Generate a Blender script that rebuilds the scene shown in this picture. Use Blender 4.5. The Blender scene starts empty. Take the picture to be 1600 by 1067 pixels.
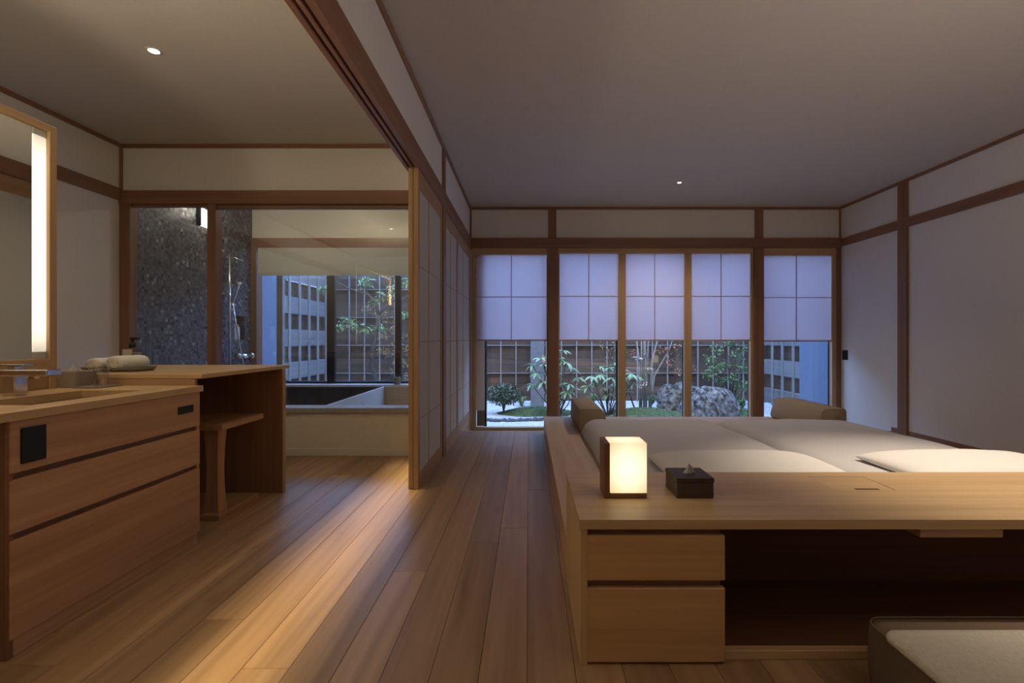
import bpy, bmesh, math, random
from mathutils import Vector, Matrix, Euler, noise
random.seed(7)
S = bpy.context.scene
C = S.collection
R = math.radians
CAMZ, F, VU, VV = 0.94, 755.0, 826.0, 530.0
def PX(u, y): return (u-VU)*y/F
def PZ(v, y): return CAMZ-(v-VV)*y/F

# ---------------------------------------------------------------- camera, world, exposure
cd = bpy.data.cameras.new('camera'); cam = bpy.data.objects.new('camera', cd); C.objects.link(cam)
cam.location = (0, 0, CAMZ); cam.rotation_euler = (R(90), 0, 0)
cd.sensor_width = 36; cd.lens = F/1600*36; cd.shift_x = -26/1600; cd.shift_y = -3.5/1600
cd.clip_start = 0.02; S.camera = cam
S.view_settings.view_transform = 'Standard'; S.view_settings.look = 'None'
S.view_settings.gamma = 1; S.view_settings.use_curve_mapping = False
S.view_settings.exposure = 0.38
w = bpy.data.worlds.new('dusk_sky'); S.world = w; w.use_nodes = True
bg = w.node_tree.nodes['Background']
bg.inputs[0].default_value = (0.25, 0.43, 0.90, 1); bg.inputs[1].default_value = 7.4

WARM = (1.0, 0.72, 0.42)
def lamp(kind, name, loc, energy, color=WARM, rot=(0,0,0), **k):
    l = bpy.data.lights.new(name, kind); l.energy = energy; l.color = color
    for a, b in k.items(): setattr(l, a, b)
    o = bpy.data.objects.new(name, l); C.objects.link(o); o.location = loc; o.rotation_euler = rot
    return o
CEIL = 2.51
NEUT = (1.0, 0.84, 0.66)
lamp('SPOT', 'kitchen_downlight_lamp', (-2.04, 2.63, CEIL-0.03), 11, NEUT, spot_size=R(140), spot_blend=1.0, shadow_soft_size=0.03)
lamp('SPOT', 'bedroom_downlight_lamp', (1.51, 4.84, CEIL-0.03), 42, NEUT, spot_size=R(125), spot_blend=0.8, shadow_soft_size=0.03)
lamp('SPOT', 'desk_downlight_lamp', (2.0, 2.0, CEIL-0.03), 165, NEUT, spot_size=R(66), spot_blend=0.9, shadow_soft_size=0.03)
lamp('SPOT', 'vanity_downlight_lamp', (-1.95, 1.0, CEIL-0.03), 6, NEUT, spot_size=R(120), spot_blend=0.9, shadow_soft_size=0.03)
lamp('AREA', 'cove_strip_lamp', (-0.83, 1.75, CEIL-0.05), 3.4, (1.0,0.80,0.46), shape='RECTANGLE', size=0.03, size_y=3.9, spread=R(12))
lamp('AREA', 'cove_glow_lamp', (-0.83, 1.75, CEIL-0.05), 2.0, (1.0,0.80,0.50), shape='RECTANGLE', size=0.03, size_y=3.9)
lamp('POINT', 'bath_fill_light', (-2.0, 5.0, CEIL-0.12), 4.5, (1.0,0.90,0.70), shadow_soft_size=0.05)  # added fill without a fixture, brightening the bathroom
lamp('POINT', 'sconce_lamp', (-3.12, 4.90, 2.25), 3.2, (1.0,0.90,0.75), shadow_soft_size=0.05)
# added upward fills without fixtures, out of frame, to brighten both ceilings
lamp('AREA', 'kitchen_ceiling_fill', (-2.0, 0.7, 1.45), 32, (1.0,0.88,0.62), rot=(R(180),0,0), shape='DISK', size=0.4)
lamp('AREA', 'bedroom_ceiling_fill', (1.9, 0.5, 1.15), 19, (1.0,0.90,0.82), rot=(R(180),0,0), shape='DISK', size=0.4)
# garden spotlights under the eave
for _x in (-2.2, 0.4, 2.4):
    lamp('SPOT', 'garden_spot_lamp', (_x, 6.1, 2.7), 190, (1.0,0.84,0.58), rot=(R(42),0,0), spot_size=R(80), spot_blend=1.0, shadow_soft_size=0.05)

# ---------------------------------------------------------------- helpers
def wloc(o):
    v = Vector((0,0,0))
    while o is not None:
        v += o.location; o = o.parent
    return v
def tag(o, label=None, cat=None, group=None, kind=None):
    if label: o['label'] = label
    if cat: o['category'] = cat
    if group: o['group'] = group
    if kind: o['kind'] = kind
    return o
def link_mesh(name, me, mat, parent=None, loc=(0,0,0), world=True):
    o = bpy.data.objects.new(name, me); C.objects.link(o)
    if mat is not None and len(me.materials) == 0: me.materials.append(mat)
    if parent is not None:
        o.parent = parent
        o.location = Vector(loc)-wloc(parent) if world else Vector(loc)
    else: o.location = loc
    return o
def empty(name, loc, label=None, cat=None, group=None, kind=None):
    o = bpy.data.objects.new(name, None); C.objects.link(o); o.location = loc
    o.empty_display_size = 0.1
    return tag(o, label, cat, group, kind)
def bm_box(bm, x0,x1,y0,y1,z0,z1):
    v = [bm.verts.new((x,y,z)) for x in (x0,x1) for y in (y0,y1) for z in (z0,z1)]
    for f in ((0,1,3,2),(4,6,7,5),(0,4,5,1),(2,3,7,6),(0,2,6,4),(1,5,7,3)):
        bm.faces.new([v[i] for i in f])
def finish(bm, name, smooth=False):
    bmesh.ops.recalc_face_normals(bm, faces=bm.faces)
    me = bpy.data.meshes.new(name); bm.to_mesh(me); bm.free()
    if smooth:
        for p in me.polygons: p.use_smooth = True
    return me
def box(name, x0,x1,y0,y1,z0,z1, mat, parent=None, bev=0.002, kind=None, world=True):
    """one bevelled box, origin at its centre; coordinates are world unless world=False"""
    x0,x1 = min(x0,x1),max(x0,x1); y0,y1 = min(y0,y1),max(y0,y1); z0,z1 = min(z0,z1),max(z0,z1)
    cx,cy,cz = (x0+x1)/2,(y0+y1)/2,(z0+z1)/2
    bm = bmesh.new(); bm_box(bm, x0-cx,x1-cx,y0-cy,y1-cy,z0-cz,z1-cz)
    if bev: bmesh.ops.bevel(bm, geom=list(bm.edges), offset=min(bev,0.3*min(x1-x0,y1-y0,z1-z0)), segments=1, affect='EDGES')
    o = link_mesh(name, finish(bm, name), mat, parent, (cx,cy,cz), world)
    if kind: o['kind'] = kind
    return o
def boxes(name, lst, mat, parent=None, bev=0.0015, kind=None, origin=None):
    bm = bmesh.new(); o0 = Vector(origin if origin else ((lst[0][0]+lst[0][1])/2,(lst[0][2]+lst[0][3])/2,(lst[0][4]+lst[0][5])/2))
    for b in lst: bm_box(bm, b[0]-o0.x,b[1]-o0.x,b[2]-o0.y,b[3]-o0.y,b[4]-o0.z,b[5]-o0.z)
    if bev: bmesh.ops.bevel(bm, geom=list(bm.edges), offset=bev, segments=1, affect='EDGES')
    o = link_mesh(name, finish(bm, name), mat, parent, o0)
    if kind: o['kind'] = kind
    return o
def lathe_bm(prof, n=24, bm=None, center=(0,0)):
    bm = bm or bmesh.new(); rings = []
    for r, z in prof:
        if r < 1e-5: rings.append([bm.verts.new((center[0],center[1],z))])
        else: rings.append([bm.verts.new((center[0]+r*math.cos(2*math.pi*i/n), center[1]+r*math.sin(2*math.pi*i/n), z)) for i in range(n)])
    for a, b in zip(rings, rings[1:]):
        for i in range(n):
            j = (i+1) % n
            if len(a) == 1 and len(b) == 1: continue
            if len(a) == 1: bm.faces.new((a[0], b[i], b[j]))
            elif len(b) == 1: bm.faces.new((a[i], a[j], b[0]))
            else: bm.faces.new((a[i], a[j], b[j], b[i]))
    return bm
def tube_bm(pts, rad, n=8, bm=None):
    bm = bm or bmesh.new(); pts = [Vector(p) for p in pts]
    if not hasattr(rad, '__len__'): rad = [rad]*len(pts)
    rings = []; up = Vector((0.13,0.31,0.94)).normalized()
    for i, p in enumerate(pts):
        d = (pts[min(i+1,len(pts)-1)]-pts[max(i-1,0)]).normalized()
        a = d.cross(up)
        if a.length < 0.05: a = d.cross(Vector((1,0,0)))
        a.normalize(); b = d.cross(a)
        rings.append([bm.verts.new(p+(a*math.cos(2*math.pi*k/n)+b*math.sin(2*math.pi*k/n))*rad[i]) for k in range(n)])
    for a, b in zip(rings, rings[1:]):
        for k in range(n): bm.faces.new((a[k], a[(k+1)%n], b[(k+1)%n], b[k]))
    bm.faces.new(rings[0][::-1]); bm.faces.new(rings[-1])
    return bm
def put(name, bm, mat, parent=None, loc=(0,0,0), smooth=True, world=True):
    return link_mesh(name, finish(bm, name, smooth), mat, parent, loc, world)

# ---------------------------------------------------------------- materials
M = {}
def newmat(name):
    m = bpy.data.materials.new(name); m.use_nodes = True; nt = m.node_tree
    return m, nt, nt.nodes['Principled BSDF']
def nd(nt, t, **k):
    n = nt.nodes.new(t)
    for a, b in k.items(): setattr(n, a, b)
    return n
def wood(name, c1, c2, axis='z', rough=0.5, vary=0.12, fine=55.0, bump=0.12, knots=False):
    key = name+axis
    if key in M: return M[key]
    m, nt, p = newmat(key); L = nt.links.new
    tc = nd(nt,'ShaderNodeTexCoord'); oi = nd(nt,'ShaderNodeObjectInfo')
    mul = nd(nt,'ShaderNodeVectorMath', operation='SCALE'); mul.inputs[3].default_value = 37.0
    cmb = nd(nt,'ShaderNodeCombineXYZ')
    for i in range(3): L(oi.outputs['Random'], cmb.inputs[i])
    L(cmb.outputs[0], mul.inputs[0])
    add = nd(nt,'ShaderNodeVectorMath', operation='ADD'); L(tc.outputs['Object'], add.inputs[0]); L(mul.outputs[0], add.inputs[1])
    def noisy(sc, along, detail, dist=0.0):
        mp = nd(nt,'ShaderNodeMapping'); s = [sc,sc,sc]; s['xyz'.index(axis)] = along
        mp.inputs['Scale'].default_value = s; L(add.outputs[0], mp.inputs[0])
        n = nd(nt,'ShaderNodeTexNoise'); n.inputs['Scale'].default_value = 1; n.inputs['Detail'].default_value = detail
        n.inputs['Distortion'].default_value = dist; L(mp.outputs[0], n.inputs['Vector']); return n
    n1 = noisy(fine, 1.3, 3); n2 = noisy(11, 0.55, 2, 0.6)
    mx = nd(nt,'ShaderNodeMath', operation='MULTIPLY_ADD'); mx.inputs[1].default_value = 0.45
    L(n1.outputs['Fac'], mx.inputs[0]); 
    m2 = nd(nt,'ShaderNodeMath', operation='MULTIPLY'); m2.inputs[1].default_value = 0.55; L(n2.outputs['Fac'], m2.inputs[0]); L(m2.outputs[0], mx.inputs[2])
    cr = nd(nt,'ShaderNodeValToRGB'); cr.color_ramp.elements[0].position = 0.36; cr.color_ramp.elements[1].position = 0.64
    cr.color_ramp.elements[0].color = (*c2,1); cr.color_ramp.elements[1].color = (*c1,1); L(mx.outputs[0], cr.inputs[0])
    last = cr.outputs[0]
    if knots:
        n3 = noisy(5.5, 1.6, 2, 1.5)
        k = nd(nt,'ShaderNodeValToRGB'); k.color_ramp.elements[0].position = 0.66; k.color_ramp.elements[1].position = 0.78
        k.color_ramp.elements[0].color = (0,0,0,1); k.color_ramp.elements[1].color = (0.45,0.45,0.45,1); L(n3.outputs['Fac'], k.inputs[0])
        mk = nd(nt,'ShaderNodeMixRGB', blend_type='MIX'); L(k.outputs[0], mk.inputs[0]); L(last, mk.inputs[1]); mk.inputs[2].default_value = (c2[0]*0.62,c2[1]*0.45,c2[2]*0.35,1); last = mk.outputs[0]
    hsv = nd(nt,'ShaderNodeHueSaturation'); L(last, hsv.inputs['Color'])
    mr = nd(nt,'ShaderNodeMapRange'); mr.inputs['To Min'].default_value = 1-vary; mr.inputs['To Max'].default_value = 1+vary
    L(oi.outputs['Random'], mr.inputs[0]); L(mr.outputs[0], hsv.inputs['Value']); L(hsv.outputs[0], p.inputs['Base Color'])
    p.inputs['Roughness'].default_value = rough
    bp = nd(nt,'ShaderNodeBump'); bp.inputs['Strength'].default_value = bump; bp.inputs['Distance'].default_value = 0.002
    L(n1.outputs['Fac'], bp.inputs['Height']); L(bp.outputs[0], p.inputs['Normal'])
    M[key] = m; return m
def plain(name, col, rough=0.6, metal=0.0, nscale=0, namp=0.08, bump=0.0, emit=None, es=1.0, stretch=None):
    if name in M: return M[name]
    m, nt, p = newmat(name); L = nt.links.new
    p.inputs['Base Color'].default_value = (*col,1); p.inputs['Roughness'].default_value = rough; p.inputs['Metallic'].default_value = metal
    if nscale:
        tc = nd(nt,'ShaderNodeTexCoord'); mp = nd(nt,'ShaderNodeMapping'); L(tc.outputs['Object'], mp.inputs[0])
        if stretch: mp.inputs['Scale'].default_value = stretch
        n = nd(nt,'ShaderNodeTexNoise'); n.inputs['Scale'].default_value = nscale; n.inputs['Detail'].default_value = 5; L(mp.outputs[0], n.inputs['Vector'])
        cr = nd(nt,'ShaderNodeValToRGB'); cr.color_ramp.elements[0].position = .3 if namp < .9 else .38; cr.color_ramp.elements[1].position = .7 if namp < .9 else .72
        cr.color_ramp.elements[0].color = tuple(c*(1-namp) for c in col)+(1,); cr.color_ramp.elements[1].color = tuple(min(1,c*(1+namp)) for c in col)+(1,)
        L(n.outputs['Fac'], cr.inputs[0]); L(cr.outputs[0], p.inputs['Base Color'])
        if bump:
            bp = nd(nt,'ShaderNodeBump'); bp.inputs['Strength'].default_value = bump; bp.inputs['Distance'].default_value = 0.004
            L(n.outputs['Fac'], bp.inputs['Height']); L(bp.outputs[0], p.inputs['Normal'])
    if emit: p.inputs['Emission Color'].default_value = (*emit,1); p.inputs['Emission Strength'].default_value = es
    M[name] = m; return m
CED1, CED2 = (0.58,0.40,0.205), (0.46,0.295,0.14)
def cedar(a): return wood('light_cedar', CED1, CED2, a, 0.45, 0.04)
def cedarf(a): return wood('drawer_cedar', (0.55,0.33,0.145), (0.42,0.235,0.095), a, 0.5, 0.05)
def cedarv(a): return wood('vanity_cedar', (0.50,0.30,0.165), (0.36,0.20,0.105), a, 0.5, 0.05)
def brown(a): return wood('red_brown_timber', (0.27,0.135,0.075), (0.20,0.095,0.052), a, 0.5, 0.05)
def pale(a): return wood('pale_window_wood', (0.50,0.33,0.18), (0.40,0.25,0.13), a, 0.5, 0.05)
def floorw(): return wood('floor_boards', (0.42,0.265,0.14), (0.28,0.163,0.08), 'y', 0.36, 0.20, 38.0, 0.06, True)
dark_side = brown
plaster = plain('white_plaster', (0.70,0.66,0.62), 0.9, nscale=60, namp=0.03, bump=0.05)
cream = plain('cream_panel', (0.66,0.60,0.48), 0.8, nscale=40, namp=0.03, bump=0.04)
ceilm = plain('ceiling_paper', (0.52,0.475,0.43), 0.95, nscale=50, namp=0.03, bump=0.04)
black = plain('black_metal', (0.008,0.008,0.009), 0.4)
blackp = plain('black_plate', (0.006,0.006,0.007), 0.35)
chrome = plain('chrome', (0.75,0.75,0.78), 0.12, 1.0)
stone = plain('dark_stone', (0.06,0.066,0.07), 0.45, nscale=9, namp=0.25, bump=0.1)
greystone = plain('grey_stone_sill', (0.33,0.31,0.28), 0.5, nscale=30, namp=0.1, bump=0.05)
white = plain('white_enamel', (0.72,0.72,0.70), 0.3)
tan = wood('tub_wood', (0.55,0.37,0.19), (0.45,0.29,0.14), 'x')
linen = plain('white_linen', (0.74,0.72,0.69), 0.95, nscale=300, namp=0.05, bump=0.15)
duvetm = plain('duvet_cotton', (0.56,0.54,0.54), 0.95, nscale=220, namp=0.04, bump=0.1)
beige = plain('beige_upholstery', (0.36,0.285,0.205), 0.95, nscale=260, namp=0.12, bump=0.25)
towelm = plain('towel_cotton', (0.80,0.77,0.70), 1.0, nscale=180, namp=0.08, bump=0.5)
brownfab = plain('brown_cushion_fabric', (0.15,0.10,0.062), 0.95, nscale=400, namp=0.15, bump=0.3)
wovenm = plain('woven_pad', (0.62,0.58,0.49), 0.9, nscale=120, namp=0.14, bump=0.5, stretch=(3.5,0.6,1))
darkbox = wood('dark_stained_wood', (0.060,0.036,0.024), (0.042,0.025,0.017), 'x', 0.5)
wal = wood('walnut_lamp_wood', (0.26,0.115,0.05), (0.18,0.075,0.032), 'z', 0.45)
tissuem = plain('tissue_paper', (0.85,0.83,0.80), 0.9)
greybox = plain('grey_box_cover', (0.30,0.245,0.20), 0.6, nscale=60, namp=0.06)
traym = plain('tray_ceramic', (0.20,0.17,0.13), 0.5, nscale=80, namp=0.15)
def glassmat(name, refl, tint=(1,1,1)):
    m = bpy.data.materials.new(name); m.use_nodes = True; nt = m.node_tree; nt.nodes.clear(); L = nt.links.new
    out = nd(nt,'ShaderNodeOutputMaterial'); mix = nd(nt,'ShaderNodeMixShader'); t = nd(nt,'ShaderNodeBsdfTransparent'); g = nd(nt,'ShaderNodeBsdfGlossy')
    g.inputs['Roughness'].default_value = 0.01; t.inputs[0].default_value = (*tint,1)
    lw = nd(nt,'ShaderNodeLayerWeight'); lw.inputs[0].default_value = 0.5      # Schlick reflectance, the same from both sides
    pw_ = nd(nt,'ShaderNodeMath', operation='POWER'); L(lw.outputs['Facing'], pw_.inputs[0]); pw_.inputs[1].default_value = 5.0
    ma = nd(nt,'ShaderNodeMath', operation='MULTIPLY_ADD'); L(pw_.outputs[0], ma.inputs[0]); ma.inputs[1].default_value = 1-refl; ma.inputs[2].default_value = refl
    L(ma.outputs[0], mix.inputs[0]); L(t.outputs[0], mix.inputs[1]); L(g.outputs[0], mix.inputs[2]); L(mix.outputs[0], out.inputs[0]); return m
glass = glassmat('clear_glass', 0.075, (0.97,0.98,0.98))
tumbler = glassmat('tumbler_glass', 0.07, (0.92,0.92,0.91))
thick = glassmat('bottle_glass', 0.06, (0.80,0.80,0.78))
def papermat(name, col, tr=0.5):
    m = bpy.data.materials.new(name); m.use_nodes = True; nt = m.node_tree; nt.nodes.clear(); L = nt.links.new
    out = nd(nt,'ShaderNodeOutputMaterial'); mix = nd(nt,'ShaderNodeMixShader'); mix.inputs[0].default_value = tr
    d = nd(nt,'ShaderNodeBsdfDiffuse'); t = nd(nt,'ShaderNodeBsdfTranslucent')
    tc = nd(nt,'ShaderNodeTexCoord'); n = nd(nt,'ShaderNodeTexNoise'); mp = nd(nt,'ShaderNodeMapping'); mp.inputs['Scale'].default_value = (14,14,160)
    L(tc.outputs['Object'], mp.inputs[0]); L(mp.outputs[0], n.inputs['Vector']); n.inputs['Scale'].default_value = 1
    cr = nd(nt,'ShaderNodeValToRGB'); cr.color_ramp.elements[0].color = tuple(c*.94 for c in col)+(1,); cr.color_ramp.elements[1].color = (*col,1)
    L(n.outputs['Fac'], cr.inputs[0]); L(cr.outputs[0], d.inputs[0]); L(cr.outputs[0], t.inputs[0])
    L(d.outputs[0], mix.inputs[1]); L(t.outputs[0], mix.inputs[2]); L(mix.outputs[0], out.inputs[0]); return m
paper = papermat('window_shade_paper', (0.84,0.75,0.76), 0.62)
paperd = papermat('door_paper', (0.70,0.67,0.64), 0.25)
shadem = papermat('roller_shade_cloth', (0.66,0.62,0.50), 0.2)
mirrorm = plain('mirror_silver', (0.86,0.88,0.87), 0.02, 1.0)
def tilemat():
    m, nt, p = newmat('mosaic_tile'); L = nt.links.new
    tc = nd(nt,'ShaderNodeTexCoord'); sp = nd(nt,'ShaderNodeSeparateXYZ'); cb = nd(nt,'ShaderNodeCombineXYZ')
    L(tc.outputs['Object'], sp.inputs[0]); L(sp.outputs[1], cb.inputs[0]); L(sp.outputs[2], cb.inputs[1])
    b = nd(nt,'ShaderNodeTexBrick'); L(cb.outputs[0], b.inputs['Vector']); b.inputs['Scale'].default_value = 1
    b.offset = 0.0
    b.inputs['Brick Width'].default_value = 0.027; b.inputs['Row Height'].default_value = 0.027; b.inputs['Mortar Size'].default_value = 0.0016
    b.inputs['Color1'].default_value = (0.006,0.007,0.010,1); b.inputs['Color2'].default_value = (0.15,0.15,0.165,1); b.inputs['Mortar'].default_value = (0.05,0.05,0.05,1)
    sc = nd(nt,'ShaderNodeVectorMath', operation='SCALE'); sc.inputs[3].default_value = 1/0.027; L(cb.outputs[0], sc.inputs[0])
    fl = nd(nt,'ShaderNodeVectorMath', operation='FLOOR'); L(sc.outputs[0], fl.inputs[0])
    wn = nd(nt,'ShaderNodeTexWhiteNoise', noise_dimensions='2D'); L(fl.outputs[0], wn.inputs['Vector'])
    cr = nd(nt,'ShaderNodeValToRGB'); e = cr.color_ramp.elements; e[0].position = 0.955; e[1].position = 0.985; e[0].color = (0,0,0,1); e[1].color = (1,1,1,1)
    L(wn.outputs['Value'], cr.inputs[0])
    mx = nd(nt,'ShaderNodeMixRGB'); L(cr.outputs[0], mx.inputs[0]); L(b.outputs['Color'], mx.inputs[1]); mx.inputs[2].default_value = (0.34,0.33,0.31,1)
    L(mx.outputs[0], p.inputs['Base Color'])
    mr = nd(nt,'ShaderNodeMapRange'); L(wn.outputs['Value'], mr.inputs[0]); mr.inputs['To Min'].default_value = 0.25; mr.inputs['To Max'].default_value = 0.6; L(mr.outputs[0], p.inputs['Roughness'])
    bp = nd(nt,'ShaderNodeBump'); bp.inputs['Strength'].default_value = 0.4; bp.inputs['Distance'].default_value = 0.003; L(b.outputs['Fac'], bp.inputs['Height']); bp.invert = True; L(bp.outputs[0], p.inputs['Normal'])
    return m
tile = tilemat()
fencem = lambda a: wood('weathered_fence_board', (0.10,0.062,0.035), (0.035,0.022,0.014), a, 0.85, 0.25, 30)
fencel = lambda a: wood('skylit_fence_board', (0.20,0.19,0.18), (0.14,0.13,0.125), a, 0.85, 0.12, 30)  # front boards of side fences, caught sky light put into their colour
battenm = lambda a: wood('fence_batten', (0.24,0.22,0.19), (0.18,0.16,0.14), a, 0.8, 0.1, 30)

# ---------------------------------------------------------------- key dimensions
PXF = -0.690          # partition door face
XL, XR = -3.29, 3.709 # left and right walls
YK, YB, YF = 3.90, 5.75, -1.3
BEAM0, BEAM1 = 2.03, 2.14
FEND = 4.93           # the main floor ends here; a lower strip lies before the windows
LOW = -0.15

# ---------------------------------------------------------------- floor
fl = box('floor', XL, XR, YF, FEND, -0.12, -0.02, brown('y'), bev=0, kind='structure')
pw = 0.136; x = PXF+0.006-pw*20
k = 0
while x < XR:
    x1 = x+pw
    yend = YK-0.01 if x1 < PXF-0.06 else FEND
    if x1 > XL:
        y = YF + random.uniform(-1.5, 0)
        while y < yend:
            ln = random.uniform(1.9, 3.8); y1 = min(y+ln, yend)
            if yend-y1 < 0.5: y1 = yend
            if y1 > YF+0.05:
                box('plank', max(x,XL)+0.0006, min(x1,XR)-0.0006, max(y,YF)+0.0006, y1-0.0006, -0.02, 0.0, floorw(), fl, bev=0.0011)
            y = y1
            if y1 >= yend: break
    x = x1
ft = box('trim_1', PXF-0.02, XR, FEND, FEND+0.03, -0.15, 0.001, pale('x'), kind='structure')
lf = box('floor_lower', PXF-0.1, XR, FEND+0.03, YB+0.3, LOW-0.05, LOW, floorw(), kind='structure', bev=0)
bf = box('floor_bath', XL, PXF-0.1, YK+0.1, YB, -0.08, 0.0, stone, kind='structure', bev=0)

# ---------------------------------------------------------------- shell
box('ceiling', XL-0.1, XR+0.1, YF-0.1, YB+0.15, CEIL, CEIL+0.1, ceilm, kind='structure', bev=0)
box('wall_left', XL-0.1, XL, YF, YK+0.05, -0.1, CEIL, plaster, kind='structure', bev=0)
box('wall_right', XR, XR+0.1, YF, YB+0.15, -0.2, CEIL, plaster, kind='structure', bev=0)
box('wall_front', XL-0.1, XR+0.1, YF-0.1, YF, -0.2, CEIL, plaster, kind='structure', bev=0)
tw = boxes('wall_bath_left', [(XL-0.1, XL, YK+0.05, 5.40, -0.1, CEIL), (XL-0.1, XL, 5.60, YB+0.15, -0.1, CEIL),
      (XL-0.1, XL, 5.40, 5.60, -0.1, 0.935), (XL-0.1, XL, 5.40, 5.60, 1.205, CEIL), (XL-0.1, XL-0.08, 5.40, 5.60, 0.935, 1.205)], tile, kind='structure', bev=0)
box('wall_bath_right', PXF-0.16, PXF-0.10, YK+0.1, YB, 0, CEIL, cream, kind='structure', bev=0)
# back wall upper parts
box('wall_back', PXF-0.16, XR, YB, YB+0.12, BEAM1-0.02, CEIL, plaster, kind='structure', bev=0)
box('wall_bath_back', XL, PXF-0.16, YB, YB+0.12, BEAM1-0.02, CEIL, cream, kind='structure', bev=0)
boxes('wall_kitchen_back', [(XL, PXF-0.08, YK, YK+0.06, BEAM1-0.02, CEIL)], plaster, kind='structure', bev=0)
lw = box('wall_kitchen_low', XL, PXF-0.065, YK, YK+0.07, 0.0, 0.346, cream, kind='structure', bev=0)
box('baseboard_kitchen', XL, PXF-0.065, YK-0.012, YK, 0.0, 0.060, cream, kind='structure')
box('trim_2', XL, PXF-0.06, YK-0.02, YK+0.16, 0.346, 0.388, greystone, kind='structure', bev=0.003)
box('wall_partition', PXF-0.05, PXF-0.008, YF, YB, BEAM1-0.02, CEIL, plaster, kind='structure', bev=0)
box('wall_kitchen_partition', PXF-0.085, PXF-0.051, YF, YK, BEAM1-0.02, CEIL, plaster, kind='structure', bev=0)

# ---------------------------------------------------------------- timber trims (setting)
tn = [2]
def trim(x0,x1,y0,y1,z0,z1,mat,bev=0.003):
    tn[0] += 1
    return box('trim_%d' % tn[0], x0,x1,y0,y1,z0,z1,mat,kind='structure',bev=bev)
# partition head beam with two sliding grooves
bx0, bx1 = PXF-0.085, PXF+0.012
tn[0] += 1
g = [(bx0,bx1,YF,YB,BEAM0+0.004,BEAM1)]
gx = [bx0, bx0+0.022, bx0+0.036, bx0+0.052, bx0+0.066, bx1]
for a, b in ((gx[0],gx[1]), (gx[2],gx[3]), (gx[4],gx[5])): g.append((a,b,YF,YB,BEAM0-0.018,BEAM0+0.006))
boxes('trim_%d' % tn[0], g, brown('y'), kind='structure', bev=0.002)
trim(PXF-0.008, PXF+0.010, YF, YB, CEIL-0.03, CEIL, brown('y'))
trim(PXF-0.085, PXF+0.010, 3.86, 3.985, 0, BEAM0-0.018, brown('z'))             # partition post below
trim(PXF-0.008, PXF+0.008, 3.89, 3.985, BEAM1, CEIL-0.03, brown('z'))
# kitchen back wall
trim(XL, PXF-0.085, YK-0.03, YK+0.08, 2.025, BEAM1-0.006, brown('x'))
trim(XL, PXF-0.085, YK-0.018, YK, CEIL-0.03, CEIL, brown('x'))
trim(XL, XL+0.018, YK-0.02, YK, BEAM1, CEIL-0.03, brown('z'))
trim(XL, PX(206,YK), YK-0.02, YK+0.06, 0, 2.025, brown('z'))
trim(PX(326.5,YK), PX(340,YK), YK-0.025, YK+0.06, 0.388, 2.025, brown('z'))
trim(PX(340,YK), PXF-0.085, YK, YK+0.04, 1.995, 2.025, brown('x'))
trim(PX(206,YK), PX(326.5,YK), YK, YK+0.04, 2.01, 2.025, brown('x'))
# left wall
trim(XL, XL+0.022, YF, YK-0.03, 2.054, 2.15, brown('y'))
trim(XL, XL+0.018, YF, YK-0.02, CEIL-0.03, CEIL, brown('y'))
# right wall
trim(XR-0.022, XR, YF, YB, 2.035, 2.125, brown('y'))
trim(XR-0.018, XR, YF, YB, CEIL-0.03, CEIL, brown('y'))
trim(XR-0.026, XR, 4.714, 4.83, LOW, CEIL-0.03, brown('z'))
box('baseboard_right', XR-0.012, XR, YF, FEND, 0.0, 0.045, brown('y'), kind='structure')
trim(XR-0.018, XR, YB-0.018, YB, LOW, CEIL-0.03, brown('z'))
# back wall
trim(PXF+0.01, XR, YB-0.035, YB+0.1, PZ(388,YB), PZ(372.5,YB), brown('x'))
trim(PXF+0.01, XR, YB-0.018, YB, CEIL-0.03, CEIL, brown('x'))
trim(PXF-0.005, PXF+0.012, YB-0.018, YB, PZ(372,YB), CEIL-0.03, brown('z'))
for a, b in ((857,869),(1179,1191.6)): trim(PX(a,YB), PX(b,YB), YB-0.022, YB, PZ(372.5,YB), CEIL-0.03, brown('z'))
for a, b in ((855.6,871.8),(1176,1191.5)): trim(PX(a,YB), PX(b,YB), YB-0.04, YB+0.12, LOW, PZ(388,YB), brown('z'))
trim(PX(1305.5,YB), XR, YB-0.02, YB+0.12, LOW, PZ(388,YB), brown('z'))
# bath back
trim(XL, PXF-0.16, YB-0.03, YB+0.1, PZ(388,YB), PZ(372.5,YB), brown('x'))
trim(XL, PX(403,YB), YB-0.03, YB+0.1, 0.38, PZ(388,YB), brown('z'))
box('wall_bath_sill', XL, PXF-0.16, YB-0.02, YB+0.12, -0.05, 0.376, stone, kind='structure', bev=0)
trim(XL, PXF-0.16, YB-0.06, YB+0.12, 0.376, 0.405, plain('white_sill', (0.62,0.64,0.66), 0.4))

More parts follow.
